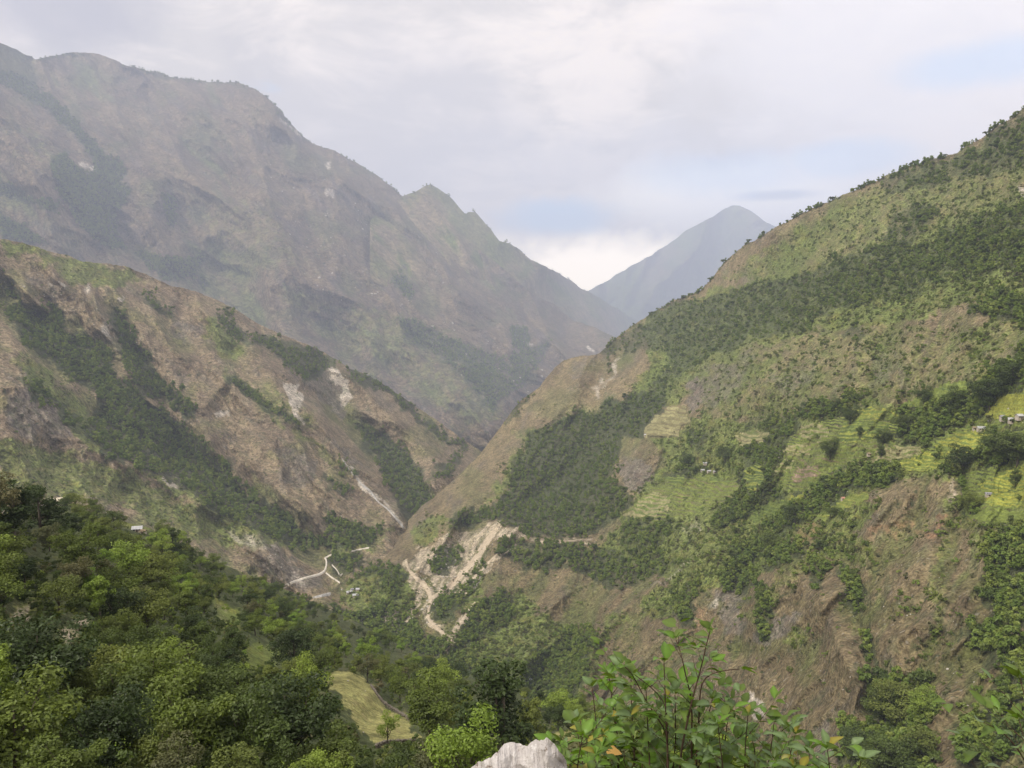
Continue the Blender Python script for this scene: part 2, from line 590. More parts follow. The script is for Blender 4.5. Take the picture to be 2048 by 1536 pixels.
LEFT = Hill(crest=[(-150, 440), (-60, 462), (0, 478), (50, 486), (90, 500), (130, 509), (170, 524), (220, 528), (255, 533), (300, 553), (345, 572), (390, 582), (430, 598), (470, 618), (510, 645), (560, 668), (620, 690), (660, 712), (700, 736), (740, 752), (790, 785), (840, 818), (880, 845), (930, 882), (965, 905), (1000, 930), (1050, 960)],
            bottom=[(-150, 1060), (200, 1080), (400, 1140), (560, 1215), (700, 1225), (800, 1160), (1050, 1100)],
            ctrl=[(-150, 440, 1750), (0, 478, 1950), (130, 509, 2150), (255, 533, 2350), (390, 582, 2500), (510, 645, 2600), (700, 736, 2800), (840, 818, 2850), (965, 905, 2800), (1050, 960, 2700),
                  (-150, 1060, 900), (0, 900, 1150), (60, 760, 1350), (0, 640, 1600), (150, 700, 1720), (180, 860, 1450), (100, 620, 1800), (300, 640, 2100), (220, 960, 1300), (350, 900, 1700), (420, 720, 2120), (400, 1010, 1380), (520, 800, 2000), (480, 1000, 1600), (600, 900, 1850), (560, 1080, 1450), (640, 1010, 1650),
                  (500, 1130, 1250), (570, 1160, 1300), (640, 1165, 1340), (655, 1125, 1440), (620, 1080, 1520), (690, 1110, 1500), (700, 1180, 1310), (740, 1080, 1620), (780, 1050, 1730), (700, 820, 2350), (740, 940, 2050), (800, 1000, 1950), (870, 960, 2150), (600, 770, 2280), (840, 900, 2450), (560, 1215, 1230), (700, 1225, 1210), (1050, 1100, 1900)],
            flow=lambda u, v: 47.0, relief=120, amp=0.66, seed=6, jit=1.6,
            feats=[(-1, 70, .045, [(100, 630), (200, 720), (330, 850), (430, 940), (520, 1030), (640, 1085)]),
                   (-1, 40, .020, [(230, 620), (270, 690), (330, 780), (390, 850)]),
                   (1, 45, .022, [(200, 660), (260, 740), (330, 810), (420, 880)]),
                   (1, 70, .035, [(430, 640), (450, 720), (530, 790), (620, 870), (700, 950), (790, 1040)]),
                   (1, 60, .030, [(20, 690), (50, 770), (130, 840), (190, 900), (330, 960), (460, 1030), (560, 1080), (640, 1130)]),
                   (1, 70, .030, [(450, 760), (400, 830), (430, 900), (520, 1000)]),
                   (-1, 45, .030, [(440, 740), (540, 830), (620, 880), (690, 940), (760, 1010)]),
                   (1, 50, .030, [(500, 700), (580, 760), (640, 850), (720, 930), (800, 1010)]),
                   (-1, 50, .035, [(640, 720), (670, 790), (710, 850), (770, 900), (830, 1010)]),
                   (1, 55, .028, [(690, 740), (760, 810), (850, 880), (900, 940)]),
                   (-1, 40, .020, [(840, 820), (880, 870), (900, 920)]),
                   (1, 70, .030, [(50, 490), (110, 560), (200, 620)]),
                   (-1, 60, .025, [(0, 560), (60, 620), (110, 680)])])
RIGHT_CREST = [(540, 1250), (600, 1215), (640, 1198), (690, 1160), (700, 1135), (720, 1118), (740, 1102), (765, 1080), (805, 1053), (845, 1012), (880, 985), (915, 952), (960, 908), (985, 877), (1010, 840), (1040, 802), (1080, 772), (1110, 735), (1130, 718), (1160, 712), (1198, 709), (1220, 687), (1250, 662), (1290, 634), (1345, 602), (1400, 582), (1425, 557), (1450, 523), (1490, 489), (1530, 468), (1570, 445), (1600, 428), (1640, 411), (1700, 384), (1750, 362), (1790, 343), (1850, 322), (1915, 306), (1930, 293), (1960, 277), (1995, 250), (2020, 238), (2048, 216), (2100, 170), (2180, 110)]
FG_CREST = [(-150, 1030), (0, 1030), (60, 1015), (140, 1008), (190, 1020), (230, 1040), (300, 1055), (350, 1085), (400, 1110), (500, 1150), (580, 1183), (620, 1202), (700, 1237), (780, 1277), (850, 1312), (950, 1352), (1050, 1392), (1100, 1412), (1200, 1435), (1300, 1462), (1400, 1500), (1500, 1548), (1600, 1600), (1700, 1660), (1760, 1700)]
RIGHT = Hill(crest=RIGHT_CREST,
             bottom=[(540, 1300), (640, 1270), (780, 1340), (950, 1415), (1100, 1475), (1300, 1530), (1500, 1610), (1600, 1680), (1700, 1710), (2180, 1710)],
             ctrl=[(2180, 110, 1150), (2048, 216, 1300), (1915, 306, 1480), (1790, 343, 1650), (1640, 411, 1850), (1530, 468, 2050), (1450, 523, 2250), (1345, 602, 2450), (1250, 662, 2650), (1160, 712, 2500), (1080, 772, 2350), (985, 877, 2150), (915, 952, 2000), (805, 1053, 1780), (740, 1102, 1620), (700, 1150, 1430), (620, 1230, 1200),
                   (780, 1150, 1330), (760, 1230, 1190), (830, 1290, 1080), (900, 1060, 1560), (1000, 1050, 1480), (880, 1200, 1210), (900, 1290, 1060), (1000, 1370, 960), (1075, 1375, 965), (1060, 900, 1950), (1000, 1180, 1240), (1150, 1000, 1560), (1200, 1100, 1320), (1120, 1240, 1130), (1180, 1340, 930), (1250, 850, 1750), (1350, 840, 1560),
                   (1300, 720, 2150), (1400, 700, 1900), (1500, 600, 1850), (1650, 560, 1480), (1850, 450, 1300), (2048, 400, 1020), (1800, 650, 1020), (2048, 620, 740), (1550, 760, 1230), (1700, 780, 960), (1900, 760, 760), (2048, 780, 620),
                   (1350, 960, 1300), (1500, 900, 1120), (1620, 880, 960), (1750, 880, 800), (1850, 920, 690), (1960, 870, 660), (2048, 900, 570), (1450, 1040, 1060), (1400, 1150, 960), (1550, 1060, 900), (1650, 1020, 820), (1750, 1000, 700), (1980, 980, 580),
                   (1300, 1220, 980), (1200, 1300, 960), (1300, 1380, 820), (1450, 1250, 800), (1600, 1160, 700), (1600, 1300, 620), (1800, 1150, 560), (1950, 1150, 500), (2048, 1150, 450), (1750, 1300, 500), (1900, 1350, 430), (2048, 1400, 360), (1500, 1480, 600), (1700, 1500, 430), (1850, 1536, 360), (2048, 1536, 310), (2180, 1000, 470), (2180, 1700, 240), (1700, 1700, 330), (1300, 1530, 680), (1100, 1475, 850), (950, 1415, 930), (1600, 1680, 400)],
             flow=lambda u, v: 122.0, relief=120, amp=0.46, seed=8, jit=2.2,
             feats=[(-1, 70, .035, [(1560, 620), (1460, 680), (1370, 740), (1310, 810), (1200, 900), (1060, 1000)]),
                    (1, 70, .035, [(1500, 690), (1400, 760), (1370, 800)]),
                    (1, 60, .030, [(1190, 712), (1120, 800), (1040, 880), (950, 970), (860, 1060)]),
                    (-1, 35, .022, [(1240, 710), (1200, 780), (1130, 860)]),
                    (-1, 30, .020, [(1810, 640), (1765, 700), (1740, 790)]),
                    (1, 50, .022, [(1830, 640), (1800, 720), (1770, 800)]),
                    (-1, 60, .030, [(2000, 500), (1900, 560), (1800, 600), (1660, 650)]),
                    (1, 50, .030, [(1320, 900), (1270, 930), (1260, 990)]),
                    (-1, 50, .030, [(1850, 930), (1720, 970), (1580, 1060), (1500, 1130), (1480, 1160)]),
                    (1, 70, .040, [(1740, 990), (1640, 1060), (1560, 1150), (1500, 1250)]),
                    (1, 60, .045, [(1420, 1110), (1330, 1160), (1250, 1220), (1190, 1280), (1165, 1370)]),
                    (-1, 60, .040, [(1300, 1130), (1230, 1220), (1150, 1290), (1090, 1360)]),
                    (-1, 40, .030, [(1520, 1100), (1490, 1180), (1480, 1300)]),
                    (-1, 40, .030, [(1700, 1120), (1715, 1240), (1735, 1290), (1745, 1380), (1740, 1440)]),
                    (1, 45, .035, [(1640, 1200), (1680, 1300), (1715, 1380), (1700, 1470)]),
                    (-1, 45, .025, [(1930, 950), (1915, 1050), (1900, 1130)]),
                    (-1, 80, .030, [(2048, 1050), (1980, 1200), (1960, 1400)]),
                    (-1, 30, .020, [(990, 1060), (940, 1120), (890, 1190)]),
                    (1, 50, .025, [(960, 1000), (880, 1060), (820, 1120)])])
FG = Hill(crest=FG_CREST,
          bottom=[(-150, 1720), (2100, 1720)],
          ctrl=[(-150, 1000, 150), (0, 1030, 165), (60, 1060, 210), (105, 1015, 430), (170, 1016, 470), (130, 1060, 290), (200, 1060, 380), (275, 1070, 420), (300, 1056, 470), (400, 1112, 560), (500, 1150, 700), (580, 1184, 850), (620, 1202, 950), (300, 1150, 260), (170, 1120, 170), (0, 1120, 125), (0, 1200, 112), (100, 1200, 125), (300, 1220, 195), (400, 1250, 210), (500, 1220, 330), (600, 1250, 480), (700, 1260, 650), (780, 1290, 650),
                (880, 1340, 520), (1000, 1385, 430), (450, 1300, 175), (580, 1330, 205), (650, 1350, 205), (700, 1350, 215), (740, 1385, 195), (740, 1440, 160), (800, 1480, 135), (650, 1470, 118), (0, 1350, 85), (200, 1350, 100), (400, 1400, 105), (0, 1536, 52), (200, 1536, 57), (400, 1536, 62), (600, 1536, 68), (760, 1536, 88), (860, 1470, 150), (900, 1400, 270), (900, 1520, 100), (1000, 1440, 230), (1000, 1500, 115), (1100, 1430, 330), (1120, 1480, 160),
                (1200, 1500, 160), (1300, 1480, 280), (1150, 1536, 85), (1300, 1536, 130), (1500, 1560, 190), (-150, 1700, 30), (600, 1700, 34), (1000, 1700, 36), (1500, 1700, 60), (1700, 1680, 120)],
          flow=75, relief=60, amp=0.25, seed=9, jit=1.0)


def thick(pts, w):
    """polygon of width w around a polyline"""
    P = [Vector(p) for p in pts]
    a, b = [], []
    for i, p in enumerate(P):
        d = (P[min(i + 1, len(P) - 1)] - P[max(i - 1, 0)])
        n = Vector((-d.y, d.x)).normalized() * w / 2
        a.append(tuple(p + n)); b.append(tuple(p - n))
    return a + b[::-1]


# land cover, traced over the ground: F forest, G green scrub, Y bright crops, R dark rock, P pale rock, T bare soil, O orange earth
M_MAIN = dict(
    F=raster([(1, [(0, 140), (40, 150), (90, 185), (130, 215), (175, 270), (212, 312), (245, 325), (252, 345), (240, 365), (262, 380), (232, 440), (238, 470), (252, 500), (225, 500), (190, 480), (150, 440), (120, 385), (100, 330), (130, 300), (150, 330), (180, 350), (190, 320), (150, 270), (90, 215), (40, 190), (0, 165)]),
              (1, [(322, 385), (350, 395), (358, 430), (345, 455), (333, 440)]),
              (1, [(262, 500), (330, 515), (375, 520), (405, 505), (412, 520), (390, 545), (365, 562), (330, 560), (300, 535)]),
              (1, [(395, 545), (412, 560), (412, 585), (400, 570)]),
              (.9, [(0, 365), (45, 375), (70, 400), (120, 410), (110, 425), (50, 405), (0, 390)]),
              (.8, [(0, 430), (60, 460), (100, 490), (60, 490), (0, 470)]),
              (1, [(775, 530), (800, 538), (812, 550), (815, 570), (832, 592), (822, 602), (800, 580), (785, 560)]),
              (1, [(1018, 648), (1060, 655), (1060, 685), (1045, 705), (1025, 690)]),
              (.55, [(1060, 700), (1110, 675), (1090, 710), (1060, 760), (1010, 800), (960, 790), (900, 730), (850, 695), (830, 660), (790, 640), (830, 640), (890, 670), (960, 700), (1010, 720)]),
              (.4, [(640, 620), (690, 640), (730, 660), (700, 660)]), (.8, [(790, 635), (840, 670), (860, 700), (830, 690)]),
              (.7, [(940, 440), (960, 460), (945, 470)]), (.6, [(975, 770), (1010, 790), (990, 830), (965, 810)]),
              (.8, [(545, 205), (580, 240), (620, 285), (640, 300), (600, 275), (560, 235)]),
              (.7, [(60, 112), (150, 104), (330, 146), (480, 162), (520, 182), (480, 172), (330, 158), (200, 118), (150, 112), (70, 122)])], 2),
    G=raster([(.42, [(700, 600), (900, 660), (1000, 740), (1010, 830), (950, 860), (860, 800), (780, 740), (680, 660)]),
              (.4, [(560, 560), (700, 620), (680, 640), (560, 600)]), (.35, [(60, 250), (140, 330), (90, 330), (30, 260)]),
              (.3, [(430, 380), (560, 420), (600, 520), (480, 560), (400, 480)])], 6),
    P=raster([(.8, [(155, 322), (200, 338), (205, 345), (165, 335)]), (.8, [(650, 380), (665, 378), (668, 395), (655, 392)]), (.8, [(653, 325), (660, 325), (660, 340), (653, 338)]),
              (.6, thick([(560, 235), (600, 270)], 6)), (.6, [(1053, 685), (1070, 690), (1060, 700)]), (.5, thick([(1175, 690), (1190, 705)], 8))], 1),
    R=raster([(.35, [(30, 420), (120, 450), (180, 520), (60, 480)])], 6))
M_LEFT = dict(
    F=raster([(1, [(0, 625), (40, 612), (85, 615), (112, 610), (130, 640), (135, 668), (178, 672), (215, 710), (222, 740), (245, 770), (300, 805), (325, 828), (350, 845), (388, 865), (420, 895), (450, 930), (478, 965), (520, 1000), (560, 1030), (600, 1062), (650, 1080), (700, 1078), (720, 1085), (700, 1098), (660, 1102), (620, 1098), (560, 1082), (500, 1055), (450, 1035), (420, 1012), (370, 975), (330, 955), (290, 932), (240, 925), (195, 900), (178, 868), (180, 840), (205, 820), (190, 790), (150, 765), (90, 715), (45, 680), (35, 650)]),
              (1, [(0, 555), (20, 560), (50, 610), (30, 600)]),
              (1, [(222, 610), (250, 630), (268, 660), (275, 700), (300, 715), (318, 750), (345, 775), (385, 820), (390, 845), (360, 828), (335, 800), (290, 790), (260, 755), (250, 720), (240, 680), (225, 650)]),
              (.9, [(35, 750), (60, 770), (90, 790), (130, 815), (165, 850), (180, 880), (200, 900), (165, 870), (120, 830), (70, 795), (40, 765)]),
              (1, [(285, 592), (320, 605), (350, 612), (342, 628), (310, 620)]),
              (1, [(425, 620), (455, 625), (470, 650), (500, 672), (550, 678), (580, 690), (620, 695), (655, 712), (668, 728), (690, 738), (720, 745), (735, 765), (715, 765), (690, 740), (660, 730), (640, 740), (630, 760), (600, 755), (560, 715), (530, 695), (490, 690), (460, 670), (440, 645)]),
              (1, [(450, 745), (480, 762), (520, 795), (560, 825), (590, 845), (605, 858), (590, 856), (545, 830), (500, 795), (465, 768)]),
              (1, [(725, 740), (780, 770), (820, 795), (830, 815), (855, 845), (880, 860), (930, 885), (940, 910), (900, 885), (850, 860), (820, 830), (790, 800), (740, 770)]),
              (1, [(728, 852), (770, 872), (800, 890), (820, 920), (845, 955), (868, 990), (875, 1010), (850, 1030), (820, 1045), (800, 1010), (780, 990), (775, 960), (760, 930), (740, 895), (722, 880)]),
              (.8, [(870, 935), (930, 900), (900, 950), (870, 960)]), (.9, [(670, 910), (690, 925), (720, 955), (700, 950)]),
              (.9, [(655, 1040), (700, 1042), (740, 1060), (770, 1058), (740, 1085), (690, 1090), (660, 1070)]),
              (.8, [(640, 1110), (700, 1105), (740, 1105), (720, 1140), (700, 1150), (670, 1140)]), (.7, [(650, 940), (700, 990), (690, 1000), (640, 960)])], 2),
    G=raster([(.8, [(0, 485), (60, 490), (140, 515), (250, 535), (290, 555), (260, 575), (200, 575), (150, 565), (80, 520), (0, 510)]),
              (.85, [(430, 635), (470, 690), (500, 700), (470, 720), (430, 700), (400, 640)]), (.8, [(30, 700), (60, 720), (150, 790), (200, 850), (210, 900), (180, 910), (150, 860), (60, 780)]),
              (.7, [(0, 880), (100, 890), (160, 920), (260, 940), (330, 985), (470, 1050), (560, 1090), (520, 1100), (380, 1080), (200, 1000), (0, 1000)]),
              (.8, [(250, 920), (330, 950), (420, 1000), (500, 1040), (620, 1100), (560, 1090), (450, 1040), (330, 975)]),
              (.6, [(700, 830), (760, 850), (740, 870), (700, 850)]), (.6, thick([(450, 740), (600, 870), (700, 950)], 18)), (.8, [(680, 1080), (760, 1070), (740, 1100), (690, 1120), (650, 1105)]),
              (.6, [(700, 1080), (800, 1050), (760, 1090)]), (.5, [(480, 740), (600, 800), (640, 860), (560, 840)])], 4),
    R=raster([(1, [(30, 775), (65, 772), (100, 810), (150, 855), (150, 880), (90, 880), (50, 870), (10, 850), (20, 800)]),
              (1, [(610, 745), (650, 725), (670, 740), (680, 780), (695, 830), (690, 845), (660, 810), (625, 790)]), (.8, [(340, 640), (400, 650), (410, 680), (360, 680)]),
              (.7, [(560, 900), (630, 920), (620, 980), (570, 960)]), (.6, [(40, 540), (110, 560), (160, 620), (100, 600)]), (.9, [(500, 1100), (560, 1125), (640, 1150), (650, 1180), (600, 1175), (540, 1150)]),
              (.8, [(500, 1050), (560, 1090), (600, 1130), (540, 1120)]), (.7, [(640, 850), (700, 900), (760, 960), (700, 930)])], 3),
    P=raster([(.8, [(568, 770), (598, 768), (602, 795), (606, 830), (608, 845), (595, 838), (588, 815), (582, 790)]), (.6, [(650, 735), (672, 735), (690, 752), (700, 760), (690, 772), (700, 800), (690, 810), (672, 780), (660, 750)]),
              (.6, [(200, 640), (225, 655), (222, 670), (205, 660)]), (.7, [(232, 592), (248, 598), (240, 606)]), (.55, [(175, 570), (190, 585), (185, 592), (172, 580)]), (.55, [(88, 565), (98, 575), (96, 582)]), (.7, thick([(323, 953), (358, 975)], 6)),
              (.5, [(115, 560), (135, 575), (130, 582), (115, 570)]), (.6, [(428, 818), (455, 818), (455, 830), (435, 832)]), (.3, [(440, 1060), (520, 1075), (560, 1100), (540, 1110), (480, 1090)]), (.3, thick([(560, 1150), (610, 1165)], 14)),
              (.8, thick([(686, 925), (700, 940), (735, 980), (760, 1000), (775, 1017), (790, 1032), (808, 1055)], 5))], 1))
M_RIGHT = dict(
    F=raster([(1, [(1060, 875), (1110, 850), (1160, 825), (1220, 805), (1290, 785), (1335, 790), (1330, 825), (1300, 850), (1285, 870), (1245, 885), (1235, 920), (1232, 970), (1262, 1000), (1235, 1035), (1190, 1072), (1110, 1078), (1060, 1068), (1015, 1048), (990, 1042), (950, 1052), (900, 1066), (893, 1045), (925, 1020), (1000, 1010), (1020, 960), (1035, 910)]),
              (.62, [(1200, 705), (1260, 655), (1300, 632), (1345, 602), (1385, 596), (1400, 610), (1470, 575), (1540, 560), (1600, 545), (1660, 520), (1760, 490), (1830, 500), (1870, 520), (1800, 560), (1740, 600), (1700, 620), (1640, 630), (1600, 660), (1540, 665), (1490, 690), (1440, 705), (1400, 730), (1360, 745), (1330, 790), (1280, 800), (1300, 770), (1340, 720), (1330, 700), (1290, 700), (1240, 715)]),
              (.62, [(1760, 480), (1800, 430), (1850, 400), (1880, 420), (1850, 460), (1810, 500)]), (.6, [(1880, 470), (1960, 430), (2060, 400), (2060, 560), (1990, 540), (1930, 560), (1860, 560), (1820, 600), (1760, 610), (1800, 560)]),
              (.58, [(1750, 360), (1850, 325), (1930, 300), (2060, 225), (2060, 330), (1960, 350), (1880, 370), (1780, 390)]),
              (.75, [(1930, 620), (2000, 590), (2060, 600), (2060, 660), (2000, 640)]), (.7, [(1700, 640), (1740, 660), (1720, 680), (1690, 670)]),
              (1, [(900, 1085), (940, 1090), (915, 1130), (880, 1160), (850, 1150), (850, 1110)]), (.8, [(985, 1085), (1080, 1085), (1180, 1092), (1240, 1108), (1270, 1130), (1260, 1160), (1220, 1180), (1160, 1140), (1100, 1130), (1060, 1150), (1010, 1120)]),
              (1, [(935, 1230), (960, 1205), (1010, 1185), (1030, 1215), (1020, 1250), (970, 1270), (940, 1290), (915, 1290)]), (.9, [(885, 1195), (940, 1160), (970, 1130), (955, 1170), (920, 1210), (900, 1250), (870, 1240), (860, 1215)]),
              (1, [(1085, 1310), (1130, 1280), (1170, 1262), (1205, 1265), (1180, 1300), (1165, 1360), (1150, 1400), (1180, 1440), (1100, 1420), (1060, 1400), (1000, 1380), (1050, 1340), (1080, 1345)]),
              (1, [(700, 1150), (740, 1130), (800, 1135), (810, 1150), (800, 1200), (780, 1220), (820, 1230), (840, 1260), (890, 1290), (940, 1310), (1000, 1340), (1040, 1370), (960, 1370), (860, 1310), (760, 1270), (640, 1250), (620, 1210), (700, 1225), (790, 1210), (770, 1160), (730, 1150), (700, 1170)]),
              (1, [(1870, 920), (1905, 905), (1915, 930), (1930, 960), (1880, 945)]), (.9, [(1800, 925), (1790, 965), (1740, 975), (1700, 975), (1650, 1010), (1600, 1050), (1560, 1070), (1520, 1110), (1500, 1150), (1470, 1165), (1460, 1130), (1510, 1080), (1560, 1020), (1600, 985), (1640, 975), (1680, 935), (1740, 925)]),
              (.66, [(1500, 850), (1560, 830), (1600, 840), (1600, 880), (1560, 930), (1530, 960), (1560, 980), (1590, 950), (1600, 970), (1560, 1000), (1500, 1030), (1450, 1060), (1420, 1050), (1450, 1000), (1480, 940), (1480, 890)]),
              (.66, [(1590, 810), (1640, 800), (1680, 800), (1720, 800), (1740, 840), (1700, 845), (1660, 870), (1640, 840), (1600, 840)]), (.78, [(1740, 870), (1760, 845), (1800, 815), (1850, 800), (1900, 800), (1950, 790), (1985, 750), (2060, 680), (2060, 775), (2000, 790), (1960, 840), (1900, 870), (1860, 900), (1830, 895), (1760, 890)]),
              (1, [(1960, 870), (2010, 860), (2060, 870), (2060, 920), (2010, 935), (1960, 930), (1940, 900)]), (1, [(1950, 935), (1990, 950), (1990, 975), (1955, 975)]), (1, [(1920, 965), (1950, 990), (1970, 1030), (1950, 1040), (1920, 1010)]), (.8, [(1640, 1010), (1660, 1000), (1700, 1015), (1680, 1035), (1650, 1030)]),
              (.85, [(1470, 1090), (1510, 1100), (1500, 1160), (1480, 1200), (1440, 1170)]), (1, [(1680, 1130), (1700, 1140), (1725, 1180), (1725, 1230), (1700, 1240), (1685, 1180)]), (.8, [(1560, 1090), (1600, 1080), (1620, 1100), (1560, 1140), (1520, 1140)]),
              (1, [(1735, 1375), (1780, 1362), (1840, 1370), (1865, 1395), (1862, 1430), (1850, 1460), (1800, 1450), (1745, 1440)]), (1, [(1680, 1470), (1740, 1450), (1850, 1460), (1855, 1500), (1860, 1600), (1720, 1620), (1680, 1520)]),
              (.75, [(2000, 1040), (2060, 1030), (2060, 1250), (2000, 1260), (1960, 1200), (1975, 1120)]), (.7, [(1930, 1260), (2060, 1270), (2060, 1450), (2000, 1540), (1900, 1540), (1960, 1440), (1990, 1350)]),
              (.8, [(1630, 1100), (1650, 1130), (1640, 1180), (1610, 1160)]), (.9, thick([(1735, 1270), (1745, 1320), (1738, 1370)], 18)), (.6, [(1200, 1130), (1300, 1100), (1360, 1120), (1300, 1160), (1240, 1180)]), (.62, [(1260, 1040), (1340, 1020), (1350, 1060), (1300, 1100), (1230, 1090)]),
              (.7, [(1020, 810), (1080, 775), (1060, 800), (1010, 860)]), (.8, [(1210, 735), (1225, 725), (1220, 750), (1205, 760)]), (.8, [(1010, 1005), (1040, 985), (1030, 1030), (1000, 1040)]),
              (.7, [(1340, 1180), (1370, 1220), (1360, 1260), (1340, 1230)]), (.8, thick([(1385, 1170), (1375, 1250)], 22)), (.7, thick([(1500, 1160), (1530, 1200), (1525, 1280)], 24)),
              (.8, [(1370, 860), (1400, 860), (1420, 880), (1380, 900)]), (.8, [(1330, 940), (1380, 925), (1400, 950), (1350, 960)])], 2),
    G=raster([(.6, [(1440, 560), (1560, 480), (1700, 400), (1850, 340), (2060, 240), (2060, 480), (1850, 470), (1700, 520), (1560, 560)]), (.45, [(1400, 700), (1700, 660), (2060, 640), (2060, 760), (1800, 800), (1560, 820), (1400, 860)]), (.9, [(1280, 640), (1400, 590), (1600, 540), (1800, 480), (1900, 440), (2060, 380), (2060, 620), (1960, 600), (1850, 640), (1700, 650), (1560, 680), (1450, 720), (1370, 770), (1360, 820), (1240, 820), (1140, 850), (1040, 920), (1010, 980), (960, 1030), (1000, 960), (1040, 880), (1140, 830), (1250, 800), (1300, 720)]),
              (.95, [(1240, 1060), (1240, 1020), (1270, 990), (1330, 930), (1330, 900), (1290, 885), (1380, 850), (1400, 830), (1500, 850), (1600, 820), (1700, 800), (1800, 810), (1900, 790), (1980, 750), (2060, 730), (2060, 1060), (1960, 1040), (1930, 970), (1850, 950), (1780, 970), (1700, 1010), (1620, 1060), (1560, 1130), (1480, 1160), (1400, 1180), (1350, 1160), (1300, 1130), (1180, 1100)]),
              (.8, [(820, 1060), (880, 1020), (900, 1040), (840, 1100)]), (.9, [(700, 1150), (810, 1130), (830, 1200), (760, 1230), (680, 1210)]), (.9, [(870, 1200), (970, 1130), (960, 1200), (880, 1250)]), (.85, [(940, 1240), (1040, 1180), (1080, 1230), (1180, 1280), (1160, 1400), (1000, 1380), (850, 1310)]),
              (.9, [(1280, 1210), (1340, 1160), (1400, 1130), (1430, 1150), (1380, 1200), (1320, 1240)]), (.6, thick([(1250, 1220), (1190, 1290), (1170, 1370)], 30)), (.8, [(1600, 1060), (1700, 1010), (1760, 1010), (1700, 1080), (1680, 1120), (1620, 1110)]),
              (.7, [(1700, 1070), (1760, 1080), (1740, 1130), (1690, 1120)]), (.6, [(1580, 1260), (1620, 1250), (1610, 1300), (1570, 1290)]), (.7, [(1550, 540), (1700, 470), (1780, 400), (1720, 400), (1640, 440), (1560, 500)]),
              (.6, [(1900, 1000), (2060, 1020), (2060, 1130), (1960, 1110)]), (.6, [(1930, 700), (1990, 620), (2010, 640), (1960, 720)]), (.8, [(1430, 815), (1500, 740), (1560, 700), (1540, 740), (1480, 800)]),
              (.5, thick([(1640, 1080), (1560, 1170), (1500, 1250)], 40)), (.5, thick([(1900, 1000), (1880, 1150), (1870, 1300)], 26))], 4),
    R=raster([(.9, [(1370, 760), (1440, 730), (1500, 710), (1520, 730), (1480, 790), (1440, 810), (1390, 815), (1368, 790)]), (.8, [(1240, 930), (1285, 910), (1310, 950), (1290, 990), (1245, 975)]), (.7, [(1540, 760), (1600, 740), (1640, 700), (1620, 760), (1560, 800)]),
              (.8, [(1540, 1240), (1600, 1220), (1590, 1260), (1520, 1290), (1500, 1280)]), (.7, [(1430, 1180), (1480, 1180), (1490, 1260), (1450, 1270)]), (.7, [(1620, 1450), (1680, 1440), (1680, 1500), (1630, 1520)]), (.6, [(1730, 700), (1800, 700), (1790, 760), (1740, 790)]),
              (.6, [(1130, 720), (1180, 715), (1170, 750), (1140, 760)]), (.5, [(1050, 1250), (1090, 1260), (1060, 1330), (1000, 1330)]), (.7, [(850, 1110), (900, 1100), (920, 1140), (870, 1160)]), (.5, [(1960, 1040), (2040, 1060), (2010, 1090)])], 3),
    P=raster([(.38, thick([(1238, 718), (1222, 745), (1205, 772), (1190, 800)], 9)), (.3, [(1200, 750), (1212, 760), (1200, 790), (1190, 790)]), (.4, [(1425, 1195), (1440, 1190), (1435, 1215), (1415, 1210)]), (.5, thick([(1500, 1385), (1520, 1440)], 26)), (.4, [(860, 1110), (880, 1090), (900, 1110), (870, 1130)]),
              (.5, [(930, 1170), (970, 1120), (975, 1140), (940, 1190)]), (.5, [(2040, 370), (2060, 380), (2050, 410)]), (.3, thick([(1380, 1115), (1340, 1150), (1300, 1180)], 7)), (.25, [(1360, 1050), (1400, 1040), (1410, 1060), (1370, 1070)])], 1),
    T=raster([(.55, [(838, 1100), (870, 1084), (950, 1082), (975, 1090), (962, 1120), (930, 1155), (905, 1186), (880, 1192), (868, 1160), (845, 1150), (822, 1130)]), (.12, [(868, 1108), (905, 1096), (925, 1112), (905, 1145), (880, 1152), (862, 1135)]), (1.2, [(876, 1078), (900, 1068), (935, 1070), (960, 1062), (985, 1048), (998, 1040), (1004, 1050), (1015, 1060), (1020, 1056), (1030, 1060), (1052, 1048), (1045, 1062), (1055, 1070), (1082, 1078), (1085, 1084), (1040, 1074), (1000, 1074), (985, 1078), (975, 1090), (965, 1115), (935, 1150), (905, 1185), (880, 1195), (872, 1190), (870, 1180), (900, 1165), (930, 1130), (945, 1100), (950, 1082), (900, 1080), (880, 1092), (868, 1098)]),
              (1, thick([(1030, 1092), (990, 1115), (965, 1142), (940, 1170), (915, 1190)], 8)), (.9, thick([(812, 1122), (818, 1140), (832, 1156), (848, 1168), (856, 1180), (862, 1195), (858, 1220), (856, 1236), (868, 1250), (884, 1262), (898, 1278), (904, 1290)], 9)),
              (.9, thick([(945, 1210), (930, 1235), (912, 1258), (903, 1280), (896, 1298), (888, 1306)], 8)), (.8, [(768, 1250), (775, 1232), (788, 1220), (797, 1216), (792, 1232), (800, 1250), (780, 1256)]), (.9, thick([(850, 1172), (838, 1200), (815, 1240)], 14)),
              (.45, thick([(1088, 1082), (1140, 1082), (1185, 1080)], 5)), (.5, [(1165, 1078), (1180, 1075), (1178, 1086)]), (.9, [(808, 1140), (840, 1160), (860, 1180), (850, 1190), (820, 1180)]), (.5, [(1903, 960), (1912, 960), (1910, 1000), (1904, 1010), (1900, 990)])], 1),
